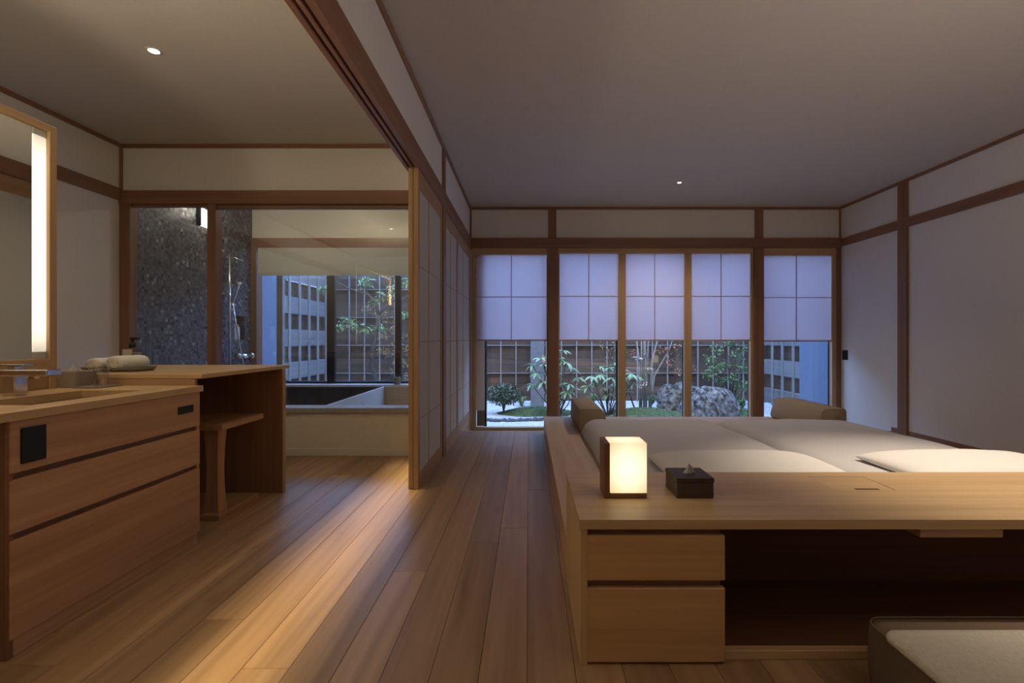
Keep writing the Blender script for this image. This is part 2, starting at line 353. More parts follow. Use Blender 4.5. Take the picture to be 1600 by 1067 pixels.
# ---------------------------------------------------------------- windows
def shoji_x(win, u0, u1, um, vtop, vmid, vbot, y):
    """paper shade of four panes in a window, facing the room"""
    x0, x1, xm = PX(u0,y), PX(u1,y), PX(um,y); zt, zm, zb = PZ(vtop,y), PZ(vmid,y), PZ(vbot,y)
    for a, b in ((x0,xm),(xm,x1)):
        for c, d in ((zb,zm),(zm,zt)):
            box('paper_pane', a+0.003, b-0.003, y, y+0.003, c+0.003, d-0.003, paper, win, bev=0)
    box('muntin', xm-0.004, xm+0.004, y-0.008, y+0.004, zb, zt, pale('z'), win)
    box('muntin', x0, x1, y-0.008, y+0.004, zm-0.004, zm+0.004, pale('x'), win)
    box('bottom_rail', x0-0.004, x1+0.004, y-0.010, y+0.010, zb-0.012, zb+0.003, pale('x'), win)
YG = 5.93
def window(n, u0, u1, um, fr_l, fr_r, vtop, vmid, vbot, topv, sash_u, glu0, glu1):
    w_ = empty('window_%d' % n, (PX((u0+u1)/2,YB), YB, LOW), kind='structure')
    y = YB
    box('frame_top', PX(fr_l,y), PX(fr_r,y), y-0.015, y+0.035, PZ(vtop,y), PZ(topv,y), pale('x'), w_)
    box('frame_stile', PX(fr_l,y), PX(u0,y), y-0.015, y+0.035, LOW, PZ(vtop,y), pale('z'), w_)
    box('frame_stile', PX(u1,y), PX(fr_r,y), y-0.015, y+0.035, LOW, PZ(vtop,y), pale('z'), w_)
    shoji_x(w_, u0, u1, um, vtop, vmid, vbot, y)
    zb = PZ(673,y) if n == 1 else LOW
    box('frame_sill', PX(fr_l,y), PX(fr_r,y), y-0.02, y+0.06, LOW, PZ(667.5,y), pale('x'), w_)
    gx0, gx1 = PX(glu0,YG), PX(glu1,YG)
    for su0, su1 in sash_u: box('sash', PX(su0,YG), PX(su1,YG), YG-0.02, YG+0.025, LOW, 2.1, black, w_)
    box('sash', gx0, gx1, YG-0.02, YG+0.025, LOW, PZ(667,YG)-0.02, plain('grey_sash',(0.25,0.24,0.22),0.4), w_)
    box('sash', gx0, gx1, YG-0.02, YG+0.025, 2.06, 2.12, black, w_)
    box('glass_pane', gx0+0.001, gx1-0.001, YG, YG+0.005, PZ(667,YG)-0.02, 2.06, glass, w_, bev=0)
    return w_
box('wall_back_corner', PXF-0.16, PX(738,YB)-0.001, YB, YB+0.25, LOW, 2.03, plaster, kind='structure', bev=0)
w1 = window(1, 744, 854, 799, 738, 855.6, 398, 464, 531, 388, [(757,760.5)], 738, 860)
window(2, 874, 966, 920, 871.8, 971.5, 396, 463, 531, 388, [(962.5,967)], 860, 967)
window(3, 977.5, 1069, 1023, 971.5, 1074.5, 396, 463, 531, 388, [(1066.5,1071)], 967, 1071)
window(4, 1080, 1172, 1126.5, 1074.5, 1176, 396, 463, 531, 388, [(1169.5,1174)], 1071, 1180)
window(5, 1193, 1299, 1244, 1191.5, 1305.5, 399, 465, 532, 388, [(1295,1303)], 1180, 1304)
box('screen_panel', PX(744,5.79), PX(757,5.79), 5.79, 5.80, PZ(640,5.86), 2.0, plaster, w1)
box('screen_block', PX(745,5.79), PX(757,5.79), 5.785, 5.80, PZ(664,5.86), PZ(640,5.86), plain('taupe_block',(0.16,0.13,0.10),0.6), w1)
wb = empty('window_6', (-2, YB, 0.4), kind='structure')
YG2 = 5.87
for a, b in ((434,443),(512,524),(618,627)):
    box('sash', PX(a,YG2), PX(b,YG2), YG2-0.03, YG2+0.03, 0.40, 2.03, black if a > 440 else plain('grey_sash',(0.25,0.24,0.22),0.4), wb)
box('sash', XL, PXF-0.16, YG2-0.03, YG2+0.03, 0.405, 0.432, plain('navy_sash',(0.012,0.018,0.04),0.35), wb)
for a, b in ((403,434),(443,512),(524,618),(627,700)):
    box('glass_pane', PX(a,YG2)+.001, PX(b,YG2)-.001, YG2, YG2+0.005, 0.432, 2.03, glass, wb, bev=0)
rs = empty('roller_shade', (-2.1, YB-0.04, 1.6), 'cream cloth roller shade half lowered over the bathroom window', 'shade')
box('cloth', PX(403,5.71), PXF-0.17, 5.708, 5.713, PZ(427,5.71), 2.02, shadem, rs, bev=0)
box('hem_bar', PX(403,5.71), PXF-0.17, 5.70, 5.72, PZ(430.5,5.71), PZ(424,5.71), shadem, rs)
# bathroom glass screens in the kitchen back wall
wk = empty('window_7', (-2.6, YK, 0.39), kind='structure')
box('glass_pane', PX(206,YK), PX(326.5,YK), YK+0.02, YK+0.028, 0.388, 2.01, glass, wk, bev=0)
box('glass_pane', PX(340,YK), PXF-0.085, YK+0.03, YK+0.038, 0.388, 1.995, glass, wk, bev=0)

# ---------------------------------------------------------------- sliding paper doors
def shoji_y(n, x0, x1, y0, y1, ym, label=None):
    d = empty('door_%d' % n, ((x0+x1)/2, (y0+y1)/2, 0), kind='structure')
    if label: box('backing_panel', x0+.001,x0+.003,y0+.046,y1-.046,0.09,1.90,paperd,d,bev=0)
    zt, zb = BEAM0+0.002, 0.003; st = 0.045
    dm = wood('door_wood', (0.44,0.27,0.14), (0.34,0.20,0.10), 'z', 0.5, 0.05); dmy = wood('door_wood', (0.44,0.27,0.14), (0.34,0.20,0.10), 'y', 0.5, 0.05)
    box('stile', x0,x1,y0,y0+st,zb,zt,dm,d); box('stile', x0,x1,y1-st,y1,zb,zt,dm,d)
    rows = [0.09, 0.43, 0.925, 1.405, 1.90]
    box('rail', x0+.002,x1-.002,y0+st,y1-st,zb,rows[0],dmy,d); box('rail', x0+.002,x1-.002,y0+st,y1-st,rows[-1],zt,dmy,d)
    box('muntin', x0+.004,x1-.004,ym-.008,ym+.008,rows[0],rows[-1],dm,d)
    for z in rows[1:-1]: box('muntin', x0+.006,x1-.006,y0+st,y1-st,z-.004,z+.004,dmy,d)
    xm = (x0+x1)/2
    for a, b in ((y0+st,ym-.008),(ym+.008,y1-st)):
        for c, e in zip(rows, rows[1:]):
            box('paper_pane', xm-.002+.006, xm+.002+.006, a, b, c+.004, e-.004, paperd, d, bev=0)
    return d
shoji_y(1, PXF-0.030, PXF, 3.02, 3.858, 3.37)
shoji_y(2, PXF-0.064, PXF-0.034, 3.03, 3.856, 3.38, True)
shoji_y(3, PXF-0.034, PXF-0.004, 3.985, 4.74, 4.32)
shoji_y(4, PXF-0.034, PXF-0.004, 4.742, 5.745, 5.16)
box('baseboard_partition', PXF-0.05, PXF-0.003, FEND+0.03, YB, LOW, 0.0, pale('y'), kind='structure')

# ---------------------------------------------------------------- vanity
VX = -1.52; VZ = 0.726; VY0, VY1 = 1.412, 2.237
vc = empty('vanity_cabinet', (VX-0.27, (VY0+VY1)/2, 0), 'light wood vanity cabinet with three wide drawer fronts under the washbasin counter', 'cabinet')
box('carcass', -2.08, VX-0.022, VY0, VY1, 0.055, 0.55, brown('y'), vc)
box('rail_frame', VX-0.06,VX-0.023,VY0+0.02,VY1-0.02,0.55,0.699, brown('y'), vc)
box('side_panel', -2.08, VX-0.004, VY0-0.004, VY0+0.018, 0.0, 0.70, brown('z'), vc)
box('side_panel', -2.08, VX-0.004, VY1-0.018, VY1, 0.055, 0.70, cedarv('z'), vc)
box('plinth', -2.05, VX-0.006, VY0+0.01, VY1-0.01, 0.0, 0.055, cedarv('y'), vc)
d1 = box('drawer_front', VX-0.02, VX, VY0+0.004, VY1-0.002, 0.543, 0.699, cedarv('y'), vc)
box('drawer_front', VX-0.02, VX, VY0+0.004, VY1-0.002, 0.365, 0.524, cedarv('y'), vc)
box('drawer_front', VX-0.02, VX, VY0+0.004, VY1-0.002, 0.055, 0.345, cedarv('y'), vc)
box('outlet_plate', VX, VX+0.006, 1.444, 1.519, 0.566, 0.674, blackp, d1)
box('slot_plate', VX, VX+0.004, 2.093, 2.188, 0.612, 0.645, blackp, d1)
ct = empty('washbasin_counter', (-1.8, 1.5, 0.70), 'light wood washbasin counter with a sunken rectangular sink', 'counter')
SX0, SX1, SY0, SY1 = -1.868, -1.616, 1.569, 2.02
boxes('counter_board', [(-2.08,SX0,0.35,VY1+0.003,0.70,VZ),(SX1,VX+0.012,0.35,VY1+0.003,0.70,VZ),(SX0,SX1,0.35,SY0,0.70,VZ),(SX0,SX1,SY1,VY1+0.003,0.70,VZ)], cedar('y'), ct, bev=0)
sinkm = wood('sink_wood', (0.42,0.30,0.20), (0.34,0.235,0.15), 'y', 0.35)
boxes('sink_basin', [(SX0-.01,SX0,SY0-.01,SY1+.01,0.58,0.70),(SX1,SX1+.01,SY0-.01,SY1+.01,0.58,0.70),(SX0,SX1,SY0-.01,SY0,0.58,0.70),(SX0,SX1,SY1,SY1+.01,0.58,0.70),(SX0-.01,SX1+.01,SY0-.01,SY1+.01,0.57,0.58)], sinkm, ct, bev=0)
# faucet
fa = empty('faucet', (-1.95, 1.83, VZ), 'chrome square faucet on the counter behind the sink', 'faucet')
box('body', -1.975, -1.925, 1.81, 1.86, VZ, VZ+0.075, chrome, fa, bev=0.004)
box('spout', -1.985, -1.80, 1.805, 1.865, VZ+0.075, VZ+0.100, chrome, fa, bev=0.004)
box('lever', -2.01, -1.90, 1.815, 1.855, VZ+0.112, VZ+0.120, chrome, fa, bev=0.002)
boxes('lever_neck', [(-1.965,-1.935,1.82,1.85,VZ+0.10,VZ+0.112)], chrome, fa)
# mirror
MX = -2.07
mi = empty('vanity_mirror', (MX-0.02, 1.5, VZ), 'tall wood framed vanity mirror with a glowing vertical light strip', 'mirror')
MY0, MY1, MZ0, MZ1 = 0.6, 2.118, 0.857, 1.865
box('frame_stile', MX-0.045, MX+0.004, MY1-0.033, MY1, VZ, MZ1, pale('z'), mi)
box('frame_stile', MX-0.045, MX+0.004, MY0, MY0+0.033, VZ, MZ1, pale('z'), mi)
box('frame_top', MX-0.045, MX+0.004, MY0+0.033, MY1-0.033, MZ1-0.03, MZ1-0.001, pale('y'), mi)
box('frame_bottom', MX-0.045, MX+0.004, MY0+0.033, MY1-0.033, MZ0-0.045, MZ0, pale('y'), mi)
box('lower_panel', MX-0.045, MX-0.006, MY0+0.033, MY1-0.033, VZ, MZ0-0.046, pale('y'), mi)
box('mirror_glass', MX-0.02, MX-0.010, MY0+0.035, MY1-0.095, MZ0+0.001, MZ1-0.031, mirrorm, mi, bev=0)
glowm = plain('mirror_light', (0.9,0.9,0.85), 0.5, emit=(1.0,0.90,0.72), es=1.15)
_nt = glowm.node_tree; _p = _nt.nodes['Principled BSDF']; _tc = nd(_nt,'ShaderNodeTexCoord'); _sp = nd(_nt,'ShaderNodeSeparateXYZ'); _ab = nd(_nt,'ShaderNodeMath', operation='ABSOLUTE')
_mr = nd(_nt,'ShaderNodeMapRange'); _mr.inputs['From Min'].default_value = 0.36; _mr.inputs['From Max'].default_value = 0.47; _mr.inputs['To Min'].default_value = 1.0; _mr.inputs['To Max'].default_value = 0.30
_nt.links.new(_tc.outputs['Object'], _sp.inputs[0]); _nt.links.new(_sp.outputs[2], _ab.inputs[0]); _nt.links.new(_ab.outputs[0], _mr.inputs[0]); _nt.links.new(_mr.outputs[0], _p.inputs['Emission Strength'])
box('light_strip', MX-0.020, MX-0.008, MY1-0.093, MY1-0.034, MZ0+0.03, MZ1-0.06, glowm, mi, bev=0.003)
for _a,_b in ((MZ0+0.001,MZ0+0.03),(MZ1-0.06,MZ1-0.031)): box('strip_end', MX-0.020,MX-0.009,MY1-0.093,MY1-0.034,_a,_b, plain('frosted_end',(0.55,0.56,0.50),0.4), mi)
bm = lathe_bm([(0,0),(0.016,0),(0.016,0.006),(0.008,0.008),(0.008,0.022),(0.014,0.024),(0.014,0.045),(0.011,0.048),(0,0.048)], 20)
o = put('knob', bm, chrome, mi, (MX-0.006, 2.0, 0.79)); o.rotation_euler = (0, R(90), 0)

# higher counter beside the vanity
HZ = 0.778
hc = empty('side_counter', (-1.85, 2.65, 0), 'higher light wood counter table with open front beside the vanity', 'counter')
box('table_top', -2.45, VX+0.005, 2.241, 3.065, HZ-0.021, HZ, cedar('x'), hc)
box('end_panel', -2.44, -1.51, 2.955, 2.985, 0.0, HZ-0.022, brown('z'), hc)
box('back_panel', -2.44, -2.42, 2.245, 2.953, 0.0, HZ-0.022, brown('z'), hc)
box('front_apron', -2.418, VX-0.03, 2.243, 2.262, 0.55, HZ-0.022, cedarv('x'), hc)
box('edge_strip', -1.508, -1.500, 2.955, 2.985, 0.0, HZ-0.022, pale('z'), hc)
# stool
st = empty('stool', (-1.76, 2.70, 0), 'low wood stool with board seat and curved pedestals under the higher counter', 'stool')
box('seat', -1.95, -1.59, 2.51, 2.90, 0.465, 0.496, cedarv('y'), st, bev=0.003)
box('base_board', -1.95, -1.60, 2.50, 2.87, 0.0, 0.030, cedarv('y'), st, bev=0.003)
for px in (-1.665, -1.90):
    bm = bmesh.new(); N = 14; prev = None
    for i in range(N+1):
        t = i/N; z = 0.03+t*0.435; wdt = 0.029+0.009*(2*t-1)**2; dep = 0.028+0.010*(2*t-1)**2
        ring = [bm.verts.new((sx*wdt, sy*dep, z)) for sx, sy in ((-1,-1),(1,-1),(1,1),(-1,1))]
        if prev:
            for q in range(4): bm.faces.new((prev[q], prev[(q+1)%4], ring[(q+1)%4], ring[q]))
        else: bm.faces.new(ring[::-1])
        prev = ring
    bm.faces.new(prev)
    put('pedestal', bm, cedarv('z'), st, (px, 2.57, 0), smooth=False)

# tray with towels
def rrect(hx, hy, r, n=6):
    pts = []
    for cx, cy, a0 in ((hx-r,hy-r,0),(-hx+r,hy-r,90),(-hx+r,-hy+r,180),(hx-r,-hy+r,270)):
        for i in range(n+1):
            a = R(a0+90*i/n); pts.append((cx+r*math.cos(a), cy+r*math.sin(a)))
    return pts
def shell_bm(levels, hx, hy, r):
    bm = bmesh.new(); rings = []
    for s, z in levels:
        rings.append([bm.verts.new((p[0], p[1], z)) for p in rrect(hx+s, hy+s, max(r+s,0.002))])
    for a, b in zip(rings, rings[1:]):
        n = len(a)
        for i in range(n): bm.faces.new((a[i], a[(i+1)%n], b[(i+1)%n], b[i]))
    bm.faces.new(rings[0][::-1]); bm.faces.new(rings[-1]); return bm
tr = put('towel_tray', shell_bm([(-0.025,0),(-0.018,0.0),(0,0.022),(-0.004,0.022),(-0.022,0.006),(-0.03,0.006)], 0.150, 0.09, 0.05), traym, None, (-2.09, 2.47, HZ))
tag(tr, 'grey-brown shallow tray with flared rim under two rolled towels', 'tray')
def roll(name, loc, rot, length, rad, label):
    t = empty(name, loc, label, 'towel', 'rolled towels on the tray')
    t.rotation_euler = (0,0,rot)
    bm = bmesh.new(); n = 28; L_ = 10; rings = []
    for j in range(L_+1):
        y = (j/L_-0.5)*length; e = 1-abs(2*j/L_-1)**10*0.07
        rings.append([bm.verts.new((rad*1.2*e*math.cos(2*math.pi*i/n), y, rad+rad*e*math.sin(2*math.pi*i/n)*(1 if math.sin(2*math.pi*i/n)>0 else 1))) for i in range(n)])
    for a, b in zip(rings, rings[1:]):
        for i in range(n): bm.faces.new((a[i], a[(i+1)%n], b[(i+1)%n], b[i]))
    bm.faces.new(rings[0]); bm.faces.new(rings[-1])
    put('roll', bm, towelm, t, (0,0,0), world=False)
    for sgn in (-1,1):                              # spiral lip of the rolled cloth on both ends
        bm = bmesh.new()
        pts = [(rad*1.1*(0.15+0.8*i/40)*math.cos(i*0.42), sgn*(length/2+0.0005), rad+rad*0.92*(0.15+0.8*i/40)*math.sin(i*0.42)) for i in range(41)]
        tube_bm(pts, 0.0022, 5, bm)
        put('spiral_edge', bm, towelm, t, (0,0,0), world=False)
    return t
roll('rolled_towel', (-2.155, 2.46, HZ+0.008), R(2), 0.150, 0.030, 'white rolled towel on the left of the tray')
roll('rolled_towel', (-2.045, 2.47, HZ+0.008), R(-4), 0.165, 0.036, 'larger white rolled towel on the right of the tray')
# pump bottle
pb = empty('pump_bottle', (-2.295, 2.80, HZ), 'clear square pump bottle with black pump head behind the towels', 'bottle')
box('bottle_body', -2.332, -2.258, 2.765, 2.835, HZ, HZ+0.115, thick, pb, bev=0.006)
box('liquid', -2.327, -2.263, 2.770, 2.830, HZ+0.004, HZ+0.085, plain('soap_liquid',(0.35,0.32,0.26),0.3), pb, bev=0.004)
box('label', -2.322, -2.268, 2.762, 2.7645, HZ+0.03, HZ+0.105, plain('label_paper',(0.55,0.52,0.46),0.7), pb, bev=0)
put('neck', lathe_bm([(0,0.115),(0.018,0.115),(0.018,0.138),(0.012,0.142),(0.007,0.146),(0.007,0.162),(0,0.162)],16), black, pb, (-2.295,2.80,HZ))
box('pump_head', -2.305, -2.258, 2.790, 2.810, HZ+0.158, HZ+0.173, black, pb)
# grey tissue box, coaster and tumbler
gt = empty('tissue_box', (-2.05, 2.16, VZ), 'grey tissue box beside the vanity mirror on the counter', 'tissue box')
gt_b = box('box_body', -2.065+0.0, -1.995, 2.125, 2.232, VZ, VZ+0.072, greybox, gt, bev=0.002)
def tissue(parent, x, y, z, s=1.0, ang=0.0):
    bm = bmesh.new(); N = 9; rows = []
    for j in range(6):
        t = j/5; row = []
        for i in range(N):
            a = (i/(N-1)-0.5)*2
            ww = 0.027*s*(1-t)**0.9; row.append(bm.verts.new((x+a*ww*math.cos(ang)+0.003*s*math.sin(3*t), y+a*ww*math.sin(ang)+0.004*s*math.sin(a*5+t*2), z+t*0.040*s*(1-0.12*abs(a)))))
        rows.append(row)
    for a, b in zip(rows, rows[1:]):
        for i in range(N-1): bm.faces.new((a[i],a[i+1],b[i+1],b[i]))
    bmesh.ops.solidify(bm, geom=bm.faces[:], thickness=0.0012)
    return put('tissue_sheet', bm, tissuem, parent)
tissue(gt, -2.03, 2.155, VZ+0.068, 1.05, 0.6)
cs = tag(box('coaster', -1.985, -1.87, 2.10, 2.232, VZ, VZ+0.006, traym, None), 'thin brown coaster under the drinking glass on the counter', 'coaster')
tg = put('drinking_glass', lathe_bm([(0,0),(0.024,0),(0.028,0.085),(0.0262,0.085),(0.0225,0.008),(0,0.008)], 28), tumbler, None, (-1.925, 2.175, VZ+0.006))
tag(tg, 'clear drinking glass standing on the coaster', 'glass')

# ---------------------------------------------------------------- bathroom
tb = empty('bathtub', (-1.3, 4.85, 0), 'white bathtub with wood lined end below the garden window', 'bathtub')
TX0, TX1, TY0, TY1 = -1.71, -0.855, YK+0.17, 5.68
box('side_wall', TX0, TX0+0.02, TY0, TY1, 0.0, 0.385, white, tb)
box('end_wall', TX0+0.021, TX1, TY1-0.03, TY1, 0.0, 0.385, tan, tb)
box('right_wall', TX1-0.02, TX1, TY0+0.021, TY1-0.031, 0.0, 0.385, tan, tb)
box('near_wall', TX0+0.021, TX1, TY0, TY0+0.02, 0.0, 0.345, white, tb)
box('tub_bottom', TX0+0.021, TX1-0.021, TY0+0.021, TY1-0.031, 0.0, 0.05, white, tb)
for i in range(2):
    o = put('overflow_button', lathe_bm([(0,0),(0.018,0),(0.018,0.004),(0.012,0.006),(0,0.006)],16), chrome, tb, (TX0+0.02, 4.80+i*0.13, 0.27)); o.rotation_euler = (0,R(90),0)
cup = put('bath_cup', lathe_bm([(0,0),(0.036,0),(0.041,0.02),(0.041,0.06),(0.036,0.088),(0.032,0.088),(0.034,0.02),(0,0.015)],24), plain('cup_clay',(0.24,0.21,0.14),0.7,nscale=20,namp=0.1), None, (PX(620.5,5.66), 5.66+0.02, 0.405))
tag(cup, 'small tan round cup on the white sill of the bathroom window', 'cup')
cup.location.z = 0.405; cup.location.y = 5.735
cup.location.x = PX(620.5, 5.735)
sc = empty('wall_sconce', (XL, 4.93, 2.2), 'glowing box wall sconce on the dark mosaic tiles', 'wall lamp')
sz0, sz1 = PZ(356,4.9), PZ(328,4.9)
box('back_plate', XL, XL+0.008, 4.80, 4.98, sz0, sz1, plain('sconce_metal',(0.12,0.12,0.12),0.4), sc)
box('side_cap', XL+0.0085, XL+0.035, 4.80, 4.808, sz0, sz1, plain('sconce_metal',(0.12,0.12,0.12),0.4), sc)
box('shade', XL+0.0085, XL+0.034, 4.809, 4.98, sz0+0.004, sz1-0.004, plain('sconce_glow',(0.9,0.9,0.85),0.5,emit=(1.0,0.88,0.68),es=5.0), sc, bev=0.002)
# shower
sh = empty('shower_set', (XL, 5.25, 0.5), 'chrome shower rail with hand shower and hose on mosaic wall', 'shower')
put('riser_rail', tube_bm([(XL+0.06,5.22,0.55),(XL+0.06,5.22,1.83)],0.011,10), chrome, sh)
put('shower_arm', tube_bm([(XL,5.22,1.80),(XL+0.12,5.22,1.82),(XL+0.2,5.24,1.78)],0.008,8), chrome, sh)
o = put('hand_shower', tube_bm([(XL+0.08,5.24,1.34),(XL+0.13,5.26,1.52),(XL+0.14,5.26,1.56)],[0.012,0.014,0.03],10), chrome, sh)
put('hose', tube_bm([(XL+0.08,5.24,1.34),(XL+0.10,5.28,1.05),(XL+0.12,5.36,0.7),(XL+0.12,5.40,0.45),(XL+0.08,5.36,0.34),(XL+0.05,5.3,0.45),(XL+0.04,5.3,0.6)],0.007,8), chrome, sh)
for _z in (0.6,1.4): box('bracket', XL,XL+0.07,5.21,5.23,_z,_z+0.02, chrome, sh)
mv = empty('shower_mixer', (XL, 5.5, 0.75), 'chrome thermostatic mixer valve below the tiled niche', 'mixer valve')
put('valve_body', tube_bm([(XL+0.06,5.40,0.75),(XL+0.06,5.60,0.75)],0.026,14), chrome, mv)
put('handle', tube_bm([(XL+0.06,5.36,0.75),(XL+0.06,5.395,0.75)],0.034,14), chrome, mv)
put('handle', tube_bm([(XL+0.06,5.605,0.75),(XL+0.06,5.64,0.75)],0.034,14), chrome, mv)
for _y in (5.42,5.55): box('wall_flange', XL,XL+0.05,_y,_y+0.03,0.735,0.765, chrome, mv)
for i, nm in enumerate(('nearest the shower rail','in the middle of three','farthest from the shower rail')):
    b = put('niche_bottle', lathe_bm([(0,0),(0.021,0),(0.022,0.005),(0.022,0.135),(0.010,0.15),(0.010,0.175),(0.0,0.175)],16), plain('pale_bottle',(0.62,0.60,0.52),0.4), None, (XL-0.045, 5.435+0.052*i, 0.935))
    tag(b, 'pale toiletry bottle in the tiled niche, %s' % nm, 'bottle', 'bottles in the shower niche')

# ---------------------------------------------------------------- bed
PZt = 0.172
bp = empty('bed_platform', (1.5, 3.3, 0), 'low light wood bed platform with a wide rim behind the desk', 'bed platform')
box('side_board', 0.150, 0.175, 1.895, 4.80, 0.0, PZt-0.021, cedar('y'), bp)
box('side_board', 2.835, 2.86, 1.895, 4.80, 0.0, PZt-0.021, cedar('y'), bp)
box('end_board', 0.176, 2.834, 4.775, 4.80, 0.0, PZt-0.021, brown('x'), bp)
box('rim_board', 0.146, 0.412, 1.895, 4.805, PZt-0.02, PZt, cedar('y'), bp)
box('rim_board', 2.60, 2.864, 1.895, 4.805, PZt-0.02, PZt, cedar('y'), bp)
box('deck_board', 0.413, 2.599, 1.895, 4.805, PZt-0.022, PZt-0.002, cedar('x'), bp)
def duvet(name, x0, x1, y0, y1, z0, H, label, seed, crown=0.02, r=0.13):
    nx, ny = 56, 90; cx, cy = (x0+x1)/2, (y0+y1)/2
    bm = bmesh.new(); g_ = []
    for j in range(ny+1):
        row = []
        for i in range(nx+1):
            s = i/nx; t = j/ny
            # concentrate samples near edges
            s = 0.5-0.5*math.cos(math.pi*s); t = 0.5-0.5*math.cos(math.pi*t)
            x_, y_ = x0+s*(x1-x0), y0+t*(y1-y0)
            dx = min(x_-x0, x1-x_); dy = min(y_-y0, y1-y_)
            def prof(d, rr): 
                q = max(0.0, 1-d/rr); return max(0.0, 1-q**2.6)**(1/2.2) if d < rr else 1.0
            h = H*min(prof(dx,r), 1)*prof(dy, r*1.2)
            nz = noise.noise(Vector((x_*2.2+seed, y_*1.6, 0)))*0.012 + noise.noise(Vector((x_*7+seed, y_*5, 3)))*0.0035
            h += (crown*math.sin(math.pi*s)*math.sin(math.pi*t) + nz)*prof(dx,r)*prof(dy,r)
            wob = 0.012*noise.noise(Vector((y_*3, seed, x_*3)))
            row.append(bm.verts.new((x_-cx+wob*(1 if s>0.5 else -1)*abs(2*s-1)**4*0.6, y_-cy, z0+max(h,0.0))))
        g_.append(row)
    for j in range(ny):
        for i in range(nx): bm.faces.new((g_[j][i],g_[j][i+1],g_[j+1][i+1],g_[j+1][i]))
    # underside
    edge = [g_[0][i] for i in range(nx+1)]+[g_[j][nx] for j in range(1,ny+1)]+[g_[ny][i] for i in range(nx-1,-1,-1)]+[g_[j][0] for j in range(ny-1,0,-1)]
    bm.faces.new(edge[::-1])
    return tag(put(name, bm, duvetm, None, (cx,cy,0)), label, 'bedding', 'duvet covered futons')
duvet('futon', 0.428, 1.508, 1.93, 3.96, PZt, 0.128, 'grey duvet covered futon on the left of the platform, nearer the walkway', 1.3)
duvet('futon', 1.512, 2.592, 1.93, 3.96, PZt, 0.128, 'grey duvet covered futon on the right of the platform, nearer the wall', 8.1)
def pillow(cx, cy, hx, hy, T, z0, rot, label, tilt=0):
    bm = bmesh.new(); n, m_ = 40, 28; top = []; bot = []
    for side, arr in ((1,top),(-1,bot)):
        for j in range(m_+1):
            row = []
            for i in range(n+1):
                a = -math.cos(math.pi*i/n); b = -math.cos(math.pi*j/m_)
                e = max(0.0,(1-abs(a)**3.2))*max(0.0,(1-abs(b)**3.2)); t_ = T*e**0.42
                pinch = 1-0.05*(1-abs(a))*abs(b)**4-0.0
                px_, py_ = a*hx*(1-0.05*(1-b*b)*(0)), b*hy*(1-0.06*(1-abs(a)**2)*0)
                nzz = noise.noise(Vector((px_*6+cx, py_*6, side*2)))*0.006*e
                row.append((px_, py_*pinch, side*t_*(1.0 if side>0 else 0.55)+nzz))
            arr.append(row)
    tv = [[bm.verts.new(p) for p in row] for row in top]
    bv = [[tv[j][i] if (i in (0,n) or j in (0,m_)) else bm.verts.new(bot[j][i]) for i in range(n+1)] for j in range(m_+1)]
    for j in range(m_):
        for i in range(n):
            bm.faces.new((tv[j][i],tv[j][i+1],tv[j+1][i+1],tv[j+1][i])); 
            try: bm.faces.new((bv[j][i],bv[j+1][i],bv[j+1][i+1],bv[j][i+1]))
            except ValueError: pass
    o = put('pillow', bm, linen, None, (cx,cy,z0+T*0.55)); o.rotation_euler = (R(tilt),0,R(rot))
    return tag(o, label, 'pillow', 'white pillows behind the desk')
pillow(1.02, 2.28, 0.40, 0.23, 0.060, 0.298, 0, 'white pillow on the left futon behind the desk lamp and tissue box')
pillow(2.12, 2.30, 0.41, 0.235, 0.060, 0.296, 2, 'white pillow on the right futon behind the desk')
# bolsters
def bolster(x_out, sgn, y0, y1, label):
    zb, zt = PZt, 0.368
    prof = [(0,zb),(0.235,zb),(0.25,zb+0.03),(0.205,zt-0.02),(0.18,zt),(0.012,zt),(0,zt-0.014)]
    bm = bmesh.new(); rings = []
    for y, s in ((y0,0.93),(y0+0.012,1),(y1-0.012,1),(y1,0.93)):
        rings.append([bm.verts.new((sgn*(0.12+(p[0]-0.12)*s), y-(y0+y1)/2, zb+0.09+(p[1]-zb-0.09)*s-(zb if False else 0))) for p in prof])
    for a, b in zip(rings, rings[1:]):
        n = len(a)
        for i in range(n): bm.faces.new((a[i],a[(i+1)%n],b[(i+1)%n],b[i]))
    bm.faces.new(rings[0]); bm.faces.new(rings[-1])
    bmesh.ops.bevel(bm, geom=[e for e in bm.edges], offset=0.008, segments=2, affect='EDGES')
    o = put('bolster', bm, beige, None, (x_out, (y0+y1)/2, 0))
    return tag(o, label, 'bolster', 'wedge bolsters at the window end of the bed')
bolster(0.414, 1, 3.97, 4.76, 'beige wedge bolster on the platform rim corner near the walkway')
bolster(2.62, -1, 3.97, 4.76, 'beige wedge bolster on the platform corner near the right wall')

# ---------------------------------------------------------------- desk
DX0, DX1, DY0, DY1, DZ = 0.146, 3.05, 1.386, 1.885, 0.422
dk = empty('desk', (1.5, 1.63, 0), 'long low light wood desk with drawer unit across the foot of bed', 'desk')
FU0, FU1, FY0, FY1 = 1.052, 1.262, 1.66, 1.825     # flap opening
boxes('desk_top', [(DX0,FU0,DY0,DY1,DZ-0.027,DZ),(FU1,DX1,DY0,DY1,DZ-0.027,DZ),(FU0,FU1,DY0,FY0,DZ-0.027,DZ),(FU0,FU1,FY1,DY1,DZ-0.027,DZ)], cedar('x'), dk, bev=0, origin=(1.5,1.63,DZ))
fp = box('power_flap', FU0+0.0015, FU1-0.0015, FY0+0.0015, FY1-0.0015, DZ-0.012, DZ-0.0005, cedar('x'), dk, bev=0.0008)
box('flap_slot', 1.13, 1.21, FY0+0.004, FY0+0.018, DZ-0.002, DZ+0.0003, plain('slot_dark',(0.10,0.06,0.03),0.7), fp, bev=0)
